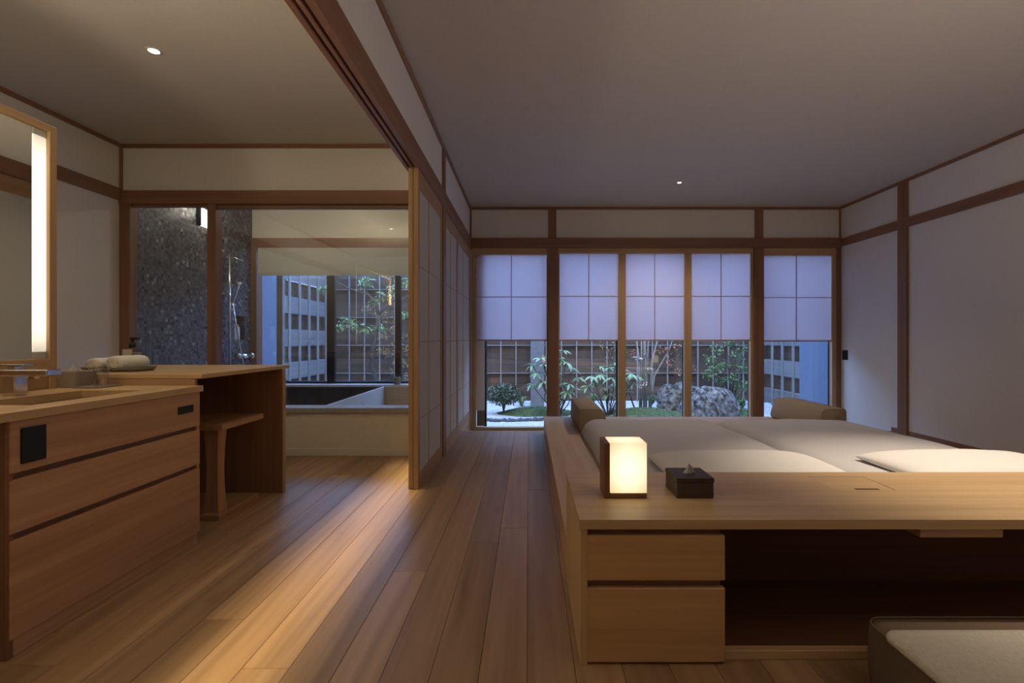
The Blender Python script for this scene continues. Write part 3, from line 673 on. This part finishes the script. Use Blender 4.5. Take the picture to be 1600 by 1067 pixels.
box('side_panel', DX0+0.002, DX0+0.024, DY0+0.006, DY1, 0.0, DZ-0.028, cedar('z'), dk)
x0, x1 = PX(908,DY0)+0.0, PX(1135,DY0)
box('drawer_carcass', DX0+0.025, x1-0.006, DY0+0.03, DY1-0.02, 0.022, DZ-0.029, brown('x'), dk)
box('drawer_front', x0+0.001, x1, DY0+0.008, DY0+0.028, PZ(909.5,DY0), PZ(838.5,DY0), cedarf('x'), dk)
box('drawer_front', x0+0.001, x1, DY0+0.008, DY0+0.028, PZ(1038,DY0), PZ(921.5,DY0), cedarf('x'), dk)
wellm = wood('shaded_well_board', (0.17,0.075,0.033), (0.11,0.047,0.02), 'x', 0.6)  # dark wood with the bay's deep shade put into its colour
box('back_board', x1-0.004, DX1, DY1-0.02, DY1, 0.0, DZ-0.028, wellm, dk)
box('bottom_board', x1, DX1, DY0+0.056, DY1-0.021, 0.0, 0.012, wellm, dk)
box('threshold_strip', x1, DX1, DY0+0.03, DY0+0.055, 0.0, 0.028, cedar('x'), dk)
box('cable_box', PX(1438,1.40), PX(1568,1.40), 1.40, 1.62, DZ-0.057, DZ-0.028, cedarv('x'), dk)
box('end_panel', DX1-0.022, DX1, DY0+0.03, DY1-0.021, 0.029, DZ-0.028, cedar('z'), dk)

# desk lamps (the second stands outside the frame; its reflection shows in the window)
lampglow = plain('lamp_paper_glow', (0.9,0.86,0.75), 0.6, emit=(1.0,0.80,0.50), es=1.1)
def desk_lamp(x0, y0, label):
    t = empty('desk_lamp', (x0+0.07, y0+0.055, DZ), label, 'lamp')
    wd, dp, ht = 0.138, 0.105, 0.180
    box('side_panel', x0, x0+0.018, y0, y0+dp, DZ, DZ+ht, wal, t)
    box('base', x0+0.0185, x0+wd, y0, y0+dp, DZ, DZ+0.017, wal, t)
    m = bpy.data.materials.get('lamp_shade_glow')
    if not m:
        m, nt, p = newmat('lamp_shade_glow'); L = nt.links.new
        p.inputs['Base Color'].default_value = (0.85,0.78,0.62,1); p.inputs['Roughness'].default_value = 0.7
        tc = nd(nt,'ShaderNodeTexCoord'); vm = nd(nt,'ShaderNodeVectorMath', operation='LENGTH'); mp = nd(nt,'ShaderNodeMapping'); mp.inputs['Scale'].default_value = (10,10,8.5)
        L(tc.outputs['Object'], mp.inputs[0]); L(mp.outputs[0], vm.inputs[0])
        cr = nd(nt,'ShaderNodeValToRGB'); e = cr.color_ramp.elements; e[0].position = 0.45; e[1].position = 1.0
        e[0].color = (1.15,0.99,0.70,1); e[1].color = (0.55,0.44,0.25,1); L(vm.outputs['Value'], cr.inputs[0])
        L(cr.outputs[0], p.inputs['Emission Color']); p.inputs['Emission Strength'].default_value = 1.0
    box('lamp_shade', x0+0.0185, x0+wd, y0+0.0005, y0+dp-0.0005, DZ+0.0175, DZ+ht, m, t, bev=0.0015)
    return t
desk_lamp(0.2466, 1.571, 'glowing box desk lamp with wood side panel beside the dark tissue box')
desk_lamp(2.60, 1.571, 'second glowing box desk lamp at the far right end of the desk')
tbx = empty('tissue_box', (0.545, 1.64, DZ), 'dark brown wood tissue box on the desk beside the glowing lamp', 'tissue box')
boxes('box_body', [(0.482,0.602,1.571,1.700,DZ,DZ+0.052)], darkbox, tbx, bev=0.002)
boxes('lid', [(0.481,0.530,1.570,1.701,DZ+0.0525,DZ+0.066),(0.556,0.603,1.570,1.701,DZ+0.0525,DZ+0.066),(0.530,0.556,1.570,1.625,DZ+0.0525,DZ+0.066),(0.530,0.556,1.650,1.701,DZ+0.0525,DZ+0.066)], darkbox, tbx, bev=0)
tissue(tbx, 0.543, 1.637, DZ+0.056, 1.15, 0.2)

# floor cushion
fc = empty('floor_cushion', (1.24, 1.06, 0), 'thick brown floor cushion topped with a pale woven pad, under the desk edge', 'cushion')
bm = shell_bm([(-0.02,0.0),(-0.004,0.006),(0,0.03),(0.003,0.09),(0,0.150),(-0.008,0.166),(-0.03,0.172)], 0.29, 0.29, 0.05)
o = put('cushion_base', bm, brownfab, fc, (1.212,1.055,0))
bm = shell_bm([(-0.012,0.0),(-0.002,0.004),(0,0.012),(-0.006,0.021),(-0.03,0.026)], 0.276, 0.262, 0.035)
o = put('woven_pad', bm, wovenm, fc, (1.180,0.985,0.1725))
pts = [(p[0],p[1],0) for p in rrect(0.286,0.286,0.048,8)]; pts.append(pts[0])
put('piping', tube_bm(pts, 0.003, 6), brownfab, fc, (1.212,1.055,0.168))

# ---------------------------------------------------------------- small fixtures
sw = tag(box('light_switch', XR-0.01, XR, 5.612, 5.703, PZ(562,5.657), PZ(547,5.657), blackp), 'black light switch plate on the right wall near the windows', 'switch')
def downlight(x, y, label, es, r=0.028):
    t = empty('downlight', (x,y,CEIL), label, 'ceiling light', 'recessed ceiling downlights')
    put('ring', lathe_bm([(r,-0.001),(r+0.004,-0.004),(r+0.014,-0.003),(r+0.015,0.0),(r,0.0)],28), ceilm, t, (x,y,CEIL))
    e = plain('downlight_glow_%d' % int(es), (1,1,1), 0.5, emit=(1.0,0.9,0.72), es=es)
    put('lens', lathe_bm([(0,-0.0025),(r,-0.0025),(r,-0.0005),(0,-0.0005)],24), e, t, (x,y,CEIL))
downlight(-2.04, 2.63, 'bright recessed downlight in the kitchen side ceiling', 60, 0.024)
downlight(1.51, 4.84, 'small recessed downlight in the bedroom ceiling near the windows', 12, 0.016)
downlight(1.75, 1.72, 'recessed downlight in the bedroom ceiling above the desk', 12, 0.024)
downlight(-1.95, 1.0, 'recessed downlight in the ceiling above the washbasin counter', 12, 0.024)
cl = tag(box('cove_light', -0.86, -0.80, -0.2, 3.7, CEIL-0.045, CEIL, plain('cove_housing',(0.3,0.27,0.22),0.6)), 'slim linear light housing on the kitchen ceiling behind the partition beam', 'ceiling light')

# ---------------------------------------------------------------- garden
GZ = -0.30
gm, nt, p = newmat('pale_gravel'); L = nt.links.new
tc = nd(nt,'ShaderNodeTexCoord'); vo = nd(nt,'ShaderNodeTexVoronoi'); vo.inputs['Scale'].default_value = 45; L(tc.outputs['Object'], vo.inputs['Vector'])
cr = nd(nt,'ShaderNodeValToRGB'); cr.color_ramp.elements[0].color = (0.34,0.34,0.34,1); cr.color_ramp.elements[1].color = (0.66,0.66,0.65,1)
sepc = nd(nt,'ShaderNodeSeparateColor'); L(vo.outputs['Color'], sepc.inputs[0]); L(sepc.outputs[0], cr.inputs[0]); L(cr.outputs[0], p.inputs['Base Color']); p.inputs['Roughness'].default_value = 0.9
bpn = nd(nt,'ShaderNodeBump'); bpn.inputs['Distance'].default_value = 0.02; L(vo.outputs['Distance'], bpn.inputs['Height']); bpn.invert = True; L(bpn.outputs[0], p.inputs['Normal'])
bm = bmesh.new(); bm_box(bm, -9, 9, YB+0.15, 14, GZ-0.3, GZ)
gr = put('ground', bm, gm, None, (0,0,0), smooth=False); gr['kind'] = 'structure'
finm = plain('dusk_tinted_render', (0.13,0.16,0.22), 0.9, nscale=30, namp=0.06)  # white fin walls, the blue dusk cast put into their colour
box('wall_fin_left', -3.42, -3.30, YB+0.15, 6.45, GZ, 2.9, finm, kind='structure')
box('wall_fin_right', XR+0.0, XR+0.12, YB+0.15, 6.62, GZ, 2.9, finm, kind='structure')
# moss
mossm = plain('moss', (0.045,0.075,0.022), 1.0, nscale=26, namp=0.85, bump=1.0)
tuftm = plain('moss_tuft', (0.085,0.14,0.035), 1.0)
def moss(u0, u1, y, hy, h, label):
    x0, x1 = PX(u0,y), PX(u1,y); cx = (x0+x1)/2; hx = (x1-x0)/2
    bm = bmesh.new(); n = 40; m_ = 10; c = bm.verts.new((0,0,h)); prev = None
    for j in range(1, m_+1):
        t = j/m_; ring = []
        for i in range(n):
            a = 2*math.pi*i/n; k_ = t*(1+0.12*noise.noise(Vector((math.cos(a)*2+cx, math.sin(a)*2, 0))))
            z = h*math.cos(t*math.pi/2)+0.018*noise.noise(Vector((math.cos(a)*t*6+cx, math.sin(a)*t*6, 1)))*(1-t)
            ring.append(bm.verts.new((hx*k_*math.cos(a), hy*k_*math.sin(a), z)))
        if prev is None:
            for i in range(n): bm.faces.new((c, ring[i], ring[(i+1)%n]))
        else:
            for i in range(n): bm.faces.new((prev[i], ring[i], ring[(i+1)%n], prev[(i+1)%n]))
        prev = ring
    t = empty('moss_mound', (cx,y,GZ), label, 'moss'); put('mound', bm, mossm, t, (cx,y,GZ))
    bm = bmesh.new(); rr = random.Random(int(u0))
    for _ in range(int(1500*hx)+500):
        a = rr.random()*6.283; q = rr.random()**0.5*0.97; z = h*math.cos(q*math.pi/2)
        p0 = Vector((hx*q*math.cos(a), hy*q*math.sin(a), z-0.01)); s_ = rr.uniform(.012,.03)
        d = Vector((rr.gauss(0,.5), rr.gauss(0,.5), 1)).normalized()*s_; sd = Vector((math.cos(a*7),math.sin(a*7),0))*s_*0.35
        v3 = [bm.verts.new(v) for v in (p0-sd, p0+sd, p0+d)]; bm.faces.new(v3)
    o = put('moss_tufts', bm, tuftm, t, (cx,y,GZ)); o['kind'] = 'stuff'
    return t
moss(776, 905, 8.1, 0.38, 0.11, 'low green moss mound below the round shrub and leafy stems')
moss(930, 1085, 7.7, 0.5, 0.15, 'green moss mound around the slender trunks left of the boulders')
moss(1120, 1185, 7.9, 0.35, 0.10, 'green moss patch at the right foot of the boulders')
# black pebbles along the gravel
peb = plain('dark_pebble', (0.05,0.06,0.075), 0.7)
bm = bmesh.new()
for i in range(420):
    x = random.uniform(-0.75, 1.0); y = 7.38+random.uniform(-0.09,0.09)+0.05*math.sin(x*4)
    r = random.uniform(0.014,0.026)
    mt = Matrix.Translation((x,y,GZ+r*0.5)) @ Euler((random.random(),random.random(),random.random()*6)).to_matrix().to_4x4() @ Matrix.Diagonal((r*1.3,r,r*0.7,1))
    bmesh.ops.create_icosphere(bm, subdivisions=1, radius=1, matrix=mt)
pe = put('pebble_edging', bm, peb, None); tag(pe, 'line of small dark pebbles crossing the pale gravel', 'pebbles', kind='stuff')
# boulders
rockm = plain('boulder_stone', (0.15,0.14,0.12), 0.95, nscale=15, namp=0.90, bump=1.0)
def boulder(u, y, sx, sy, sz, label, seed, rot=0):
    bm = bmesh.new(); bmesh.ops.create_icosphere(bm, subdivisions=5, radius=1)
    for v in bm.verts:
        d = v.co.normalized()
        k_ = 1+0.32*noise.noise(d*1.4+Vector((seed,0,0)))+0.14*noise.noise(d*4+Vector((seed,2,0)))+0.05*noise.noise(d*11+Vector((seed,0,5)))
        q = d*k_; q.z += 0.18*noise.noise(Vector((d.x*2.2+seed, d.y*2, 9))); q = Vector((max(min(q.x,0.95),-0.95), max(min(q.y,0.85),-0.8), q.z if q.z < 0.8 else 0.8+(q.z-0.8)*0.35))
        q += d*0.03*noise.noise(d*7)
        tp = 1-0.38*max(0,q.z)*(0.6+0.4*math.sin(seed+d.x*2)); q.x *= tp; q.y *= tp
        v.co = Vector((q.x*sx, q.y*sy, q.z*sz))
    o = put('boulder', bm, rockm, None, (PX(u,y), y, GZ+sz*0.35)); o.rotation_euler = (0,0,rot)
    return tag(o, label, 'rock', 'boulders in the garden')
boulder(1062, 8.55, 0.42, 0.32, 0.38, 'rounded grey boulder on the left of the pair behind the bed', 3.1)
boulder(1108, 7.8, 0.46, 0.36, 0.38, 'larger pale flecked grey boulder on the right of the pair', 7.7, 0.3)

# fences: boards alternate before and behind the battens
def fence(name, axis, fixed, a0, a1, z1, label, step, bay, mat_f, mat_b, sgn, bat=0.024):
    mid = (a0+a1)/2
    loc = (mid, fixed, GZ) if axis == 'x' else (fixed, mid, GZ)
    t = empty(name, loc, label, 'fence')
    def bxx(nm, a, b, d0, d1, c, e, mat):
        if axis == 'x': return box(nm, a, b, fixed+min(d0,d1), fixed+max(d0,d1), c, e, mat, t)
        return box(nm, fixed+min(d0,d1), fixed+max(d0,d1), a, b, c, e, mat, t)
    bh = 0.275; rows = int((z1-GZ)/bh)
    nb = max(1, round((a1-a0)/bay)); ds = (a1-a0)/nb
    for r_ in range(rows):
        fr = r_ % 2 == 0
        for b in range(nb):
            ex = 0.02
            bxx('board', a0+b*ds+0.002, a0+(b+1)*ds-0.002, *( (0.0,-sgn*0.02) if fr else (sgn*0.05,sgn*0.07)), GZ+0.04+r_*bh-ex, GZ+0.04+(r_+1)*bh-0.01, mat_f if fr else mat_b)
    x = a0+step/2
    while x < a1:
        bxx('batten', x-bat/2, x+bat/2, -sgn*0.0215, -sgn*0.045, GZ, z1+0.02, battenm('z')); x += step
    if axis == 'x':
        for r_ in range(2, rows, 2): bxx('rail', a0+0.01, a1-0.01, -sgn*0.046, -sgn*0.056, GZ+0.04+r_*bh-0.028, GZ+0.04+r_*bh-0.014, battenm('x'))  # pale strips standing in for light caught on the board top edges
    x = a0
    for b in range(nb+1):
        bxx('post', a0+b*ds-0.04, a0+b*ds+0.04, sgn*0.001, sgn*0.048, GZ, z1+0.04, fencem('z'))
    return t
fence('garden_fence', 'x', 9.6, -4.0, 4.62, 2.75, 'long brown board fence with thin vertical battens behind the plants', 0.30, 2.155, fencem('x'), fencem('x'), 1)
fence('garden_fence', 'y', -4.0, 6.4, 9.5, 2.75, 'sky-lit slatted side fence seen through the bathroom window', 0.36, 1.55, fencel('y'), fencem('y'), -1, 0.05)
fence('garden_fence', 'y', 4.62, 6.4, 9.5, 2.75, 'sky-lit slatted side fence seen through the rightmost bedroom window', 0.36, 1.55, fencel('y'), fencem('y'), 1, 0.05)
fpost = tag(box('garden_post', PX(829,9.0), PX(850,9.0), 8.9, 9.1, GZ, 2.6, plain('grey_post',(0.12,0.12,0.12),0.8,nscale=20,namp=0.2)), 'thick dark square post before the fence behind the first window', 'post')

# foliage
def leaf_mesh(name, ln, wd, mat, curl=0.25):
    bm = bmesh.new(); n = 4; L_ = []; Mi = []; Rr = []
    for i in range(n+1):
        t = i/n; w_ = wd*math.sin(math.pi*min(0.97,max(0.05,t))**0.9)/2; z = -curl*ln*t*t
        L_.append(bm.verts.new((-w_, t*ln, z+w_*0.35))); Mi.append(bm.verts.new((0, t*ln, z))); Rr.append(bm.verts.new((w_, t*ln, z+w_*0.35)))
    for i in range(n):
        bm.faces.new((L_[i],Mi[i],Mi[i+1],L_[i+1])); bm.faces.new((Mi[i],Rr[i],Rr[i+1],Mi[i+1]))
    me = finish(bm, name, True); me.materials.append(mat); return me
rhodom = plain('glossy_green_leaf', (0.15,0.24,0.10), 0.35)
darkleaf = plain('dark_green_leaf', (0.05,0.085,0.045), 0.4)
midleaf = plain('mid_green_leaf', (0.11,0.20,0.07), 0.5)
redleaf = plain('russet_leaf', (0.30,0.115,0.05), 0.7)
yelleaf = plain('ochre_leaf', (0.30,0.20,0.09), 0.7)
bark = plain('bark', (0.045,0.038,0.03), 0.9, nscale=40, namp=0.4, bump=0.5)
barkp = plain('pale_bark', (0.26,0.235,0.20), 0.9, nscale=40, namp=0.3, bump=0.4)
big_leaf = leaf_mesh('leaf', 0.150, 0.046, rhodom)
def orient(d, roll=0.0):
    return d.to_track_quat('Y','Z').to_matrix().to_4x4() @ Matrix.Rotation(roll,4,'Y')
def rhodo(y, stems, label, base_u):
    """stems: list of tips (u,v,dy); whorls of individual leaves at each tip"""
    bx = PX(base_u, y); t = empty('rhododendron', (bx,y,GZ), label, 'shrub')
    bm = bmesh.new()
    for (u,v,dy) in stems:
        tip = Vector((PX(u,y+dy), y+dy, PZ(v,y+dy))); b = Vector((bx,y,GZ)); m1 = b.lerp(tip,0.5)+Vector((random.uniform(-.04,.04),0,-0.03))
        tube_bm([b,m1,tip],[0.011,0.008,0.005],6,bm)
        for k_ in range(9):
            a = 2*math.pi*k_/9+random.random()*0.4; el = random.uniform(-0.55,0.25)
            d = Vector((math.cos(a)*math.cos(el), math.sin(a)*math.cos(el), math.sin(el)))
            o = bpy.data.objects.new('leaf', big_leaf); C.objects.link(o); o.parent = t
            s = random.uniform(0.75,1.15)
            o.matrix_local = Matrix.Translation(tip-Vector((bx,y,GZ))+d*0.008) @ orient(d, random.uniform(-.3,.3)) @ Matrix.Scale(s,4)
    put('stems', bm, bark, t)
rhodo(7.7, [(875,560,0),(868,585,.1),(850,570,-.1),(893,575,.1),(838,582,0),(848,597,-.15),(876,600,.15),(886,612,-.1),(905,590,0.2),(862,612,.1),(880,548,.25),(830,600,.2),(868,556,.1),(884,566,0),(858,580,.2),(870,622,0),(890,600,-.1),(845,560,.1),(832,570,.15),(898,608,0)], 'large leaved green shrub behind the brown post at the left windows', 872)
rhodo(7.6, [(938,585,0),(950,575,.1),(962,568,-.1),(930,598,.1),(945,605,0),(972,590,.1),(986,584,-.05),(960,600,.2),(918,603,0),(990,600,.1),(955,590,-.1),(940,572,.1),(968,578,0),(975,612,.1),(995,588,.1),(925,588,0),(950,615,0)], 'large leaved green shrub in front of the slender trunks', 950)
def foliage_mesh(bm, ctr, rad, n, ln, wd, flat=0.7, droop=0.3):
    for _ in range(n):
        d = Vector((random.gauss(0,1),random.gauss(0,1),random.gauss(0,1))).normalized()*random.random()**0.45
        p_ = Vector(ctr)+Vector((d.x*rad[0],d.y*rad[1],d.z*rad[2]))
        dr = Vector((random.gauss(0,1),random.gauss(0,1),random.gauss(0,0.5)-droop)).normalized()
        m_ = Matrix.Translation(p_) @ orient(dr, random.uniform(-1,1)); l, w_ = ln*random.uniform(.7,1.2), wd/2
        a, b, c, e = [bm.verts.new(m_ @ Vector(q)) for q in ((0,0,0),(-w_,l*.45,w_*.4),(0,l,-l*.15),(w_,l*.45,w_*.4))]
        bm.faces.new((a,b,c)); bm.faces.new((a,c,e))
def P3(u,v,y): return Vector((PX(u,y),y,PZ(v,y)))
# round shrub
t = empty('round_shrub', P3(787,646,8.0), 'small round dark leaved shrub on the moss near the left window', 'shrub')
bm = bmesh.new()
for k_ in range(9):
    a = k_*0.7; tube_bm([P3(787,643,8.0), P3(787+3*math.cos(a),630,8.0), P3(787+20*math.cos(a),610,8.0+0.2*math.sin(a))],[0.012,0.008,0.004],5,bm)
put('stems', bm, bark, t)
bm = bmesh.new(); foliage_mesh(bm, P3(787,616,8.0), (0.30,0.24,0.185), 1900, 0.048, 0.026)
o = put('foliage', bm, darkleaf, t); o['kind'] = 'stuff'
# tree seen through the bathroom window
yt = 7.9
t = empty('garden_tree', P3(600,600,yt), 'leaning slender tree with green leaf tufts outside the bathroom window', 'tree')
bm = bmesh.new()
tube_bm([P3(592,660,yt),P3(590,600,yt),P3(581,572,yt),P3(581,550,yt),P3(588,520,yt),P3(592,492,yt)],[.045,.042,.036,.034,.03,.028],8,bm)
tube_bm([P3(592,492,yt),P3(587,472,yt),P3(575,460,yt),P3(548,452,yt),P3(530,443,yt),P3(500,430,yt)],[.026,.02,.016,.012,.009,.006],6,bm)
tube_bm([P3(592,492,yt),P3(602,480,yt),P3(612,470,yt),P3(628,468,yt),P3(650,455,yt)],[.024,.018,.015,.012,.007],6,bm)
tube_bm([P3(588,520,yt),P3(572,512,yt),P3(552,505,yt),P3(535,500,yt)],[.014,.01,.008,.005],6,bm)
tube_bm([P3(602,480,yt),P3(604,455,yt),P3(612,440,yt),P3(620,420,yt)],[.014,.011,.008,.005],6,bm)
tube_bm([P3(575,460,yt),P3(570,440,yt),P3(566,420,yt)],[.01,.007,.004],6,bm)
put('trunk', bm, bark, t)
bm = bmesh.new()
for u,v,r in ((570,440,.13),(600,462,.13),(616,450,.15),(545,503,.15),(560,508,.14),(575,514,.12),(594,512,.12),(503,450,.09),(528,510,.08),(630,440,.12),(632,490,.10),(610,425,.12),(585,470,.06)):
    foliage_mesh(bm, P3(u,v,yt+random.uniform(-.15,.15)), (r,r,r*.6), 42, 0.10, 0.032, droop=.5)
o = put('foliage', bm, rhodom, t); o['kind'] = 'stuff'
# maple with dry russet leaves behind it
yt = 8.6
t = empty('maple', P3(620,640,yt), 'thin maple with dry russet leaves behind the leaning tree outside the bathroom', 'tree')
bm = bmesh.new()
tube_bm([P3(640,660,yt),P3(628,590,yt),P3(618,540,yt),P3(600,500,yt),P3(580,480,yt)],[.02,.016,.012,.009,.005],6,bm)
tube_bm([P3(628,590,yt),P3(640,560,yt),P3(642,520,yt)],[.012,.009,.005],6,bm)
put('trunk', bm, bark, t)
bm = bmesh.new()
for u,v in ((575,482),(590,490),(605,500),(600,525),(615,515),(620,540),(607,552),(632,545),(640,525),(625,565),(640,570),(598,545),(615,580),(635,590)):
    foliage_mesh(bm, P3(u,v,yt), (.14,.2,.09), 46, 0.045, 0.02)
o = put('foliage', bm, yelleaf, t); o['kind'] = 'stuff'
# slender multi stem tree in the middle window
yt = 8.2
t = empty('multi_stem_tree', P3(1008,640,yt), 'clump of slender pale trunks with russet leaves left of the boulders', 'tree')
bm = bmesh.new()
for du, tu, tv in ((-4,1000,380),(0,1008,360),(4,1004,400),(8,1045,440),(-6,985,430),(3,1030,380),(10,1060,500)):
    b = P3(1006+du,645,yt+random.uniform(-.06,.06)); tp = P3(tu,tv,yt+random.uniform(-.2,.2)); m1 = b.lerp(tp,.4)+Vector((-(tu-1006)*0.0022,0,0))
    tube_bm([b,m1,b.lerp(tp,.7),tp],[.018,.014,.010,.006],6,bm)
put('trunk', bm, barkp, t)
bm = bmesh.new()
for u,v in ((1050,545),(1060,560),(1040,550),(1078,575),(1065,540),(1030,545),(985,550),(1045,565),(1055,580)): foliage_mesh(bm, P3(u,v,yt), (.13,.15,.07), 22, 0.05, 0.026)
o = put('foliage', bm, redleaf, t); o['kind'] = 'stuff'
bm = bmesh.new()
for u,v in ((1000,560),(1008,555),(992,558),(1015,575),(1010,600),(1000,602)): foliage_mesh(bm, P3(u,v,yt-.1), (.06,.08,.03), 12, 0.05, 0.026)
o = put('pale_leaves', bm, plain('pale_leaf',(0.42,0.34,0.26),0.7), t); o['kind'] = 'stuff'
# branch with ochre leaves (second window, top right)
yt = 8.5
t = empty('twiggy_tree', P3(985,640,yt), 'twiggy tree with a few ochre leaves beside the second window frame', 'tree')
bm = bmesh.new(); tube_bm([P3(992,640,yt),P3(975,590,yt),P3(955,560,yt),P3(940,530,yt),P3(930,480,yt)],[.014,.012,.010,.008,.004],6,bm)
tube_bm([P3(955,560,yt),P3(958,535,yt),P3(966,500,yt)],[.008,.006,.004],6,bm); put('trunk', bm, bark, t)
bm = bmesh.new()
for u,v in ((945,540),(955,548),(960,538),(950,560),(938,530),(966,545)): foliage_mesh(bm, P3(u,v,yt), (.08,.1,.06), 14, 0.04, 0.02)
o = put('foliage', bm, yelleaf, t); o['kind'] = 'stuff'
# camellia right
yt = 8.3
t = empty('leafy_shrub', P3(1140,640,yt), 'tall bushy green shrub beside the boulders in the right hand windows', 'shrub')
bm = bmesh.new(); tips = [(1110,560),(1120,545),(1130,570),(1140,535),(1150,555),(1160,575),(1145,590),(1128,595),(1165,545),(1155,605),(1125,612),(1150,622),(1168,600),(1135,520),(1155,510),(1108,585),(1118,575)]
for u,v in tips: b = P3(1142,645,yt); tp = P3(u,v,yt+random.uniform(-.2,.2)); tube_bm([b,b.lerp(tp,.5)+Vector((0,0,.05)),tp],[.012,.008,.004],5,bm)
put('stems', bm, bark, t)
bm = bmesh.new()
for u,v in tips: foliage_mesh(bm, P3(u,v,yt), (.14,.16,.09), 52, 0.058, 0.034)
o = put('foliage', bm, midleaf, t); o['kind'] = 'stuff'
# low ferns / grass tufts
for i,(u,y,label) in enumerate(((815,8.9,'low green plant at the fence foot right of the round shrub'),(925,8.4,'low fern tuft on the moss between the two large leaved shrubs'),(1018,8.3,'low green tuft at the base of the pale trunks'),(1160,8.6,'low leafy tuft right of the boulders'))):
    bm = bmesh.new(); x = PX(u,y)
    for k_ in range(60):
        a = random.random()*6.28; r = random.uniform(.06,.16); h = random.uniform(.06,.2)
        p0 = Vector((0,0,0)); p1 = Vector((math.cos(a)*r*.5,math.sin(a)*r*.5,h)); p2 = Vector((math.cos(a)*r,math.sin(a)*r,h*.8)); s = Vector((-math.sin(a),math.cos(a),0))*.008
        va = [bm.verts.new(q) for q in (p0-s,p0+s,p1-s*1.3,p1+s*1.3,p2)]; bm.faces.new((va[0],va[1],va[3],va[2])); bm.faces.new((va[2],va[3],va[4]))
    o = put('low_plant', bm, midleaf, None, (x,y,GZ+(0.10 if i in (1,2) else 0))); tag(o, label, 'plant')
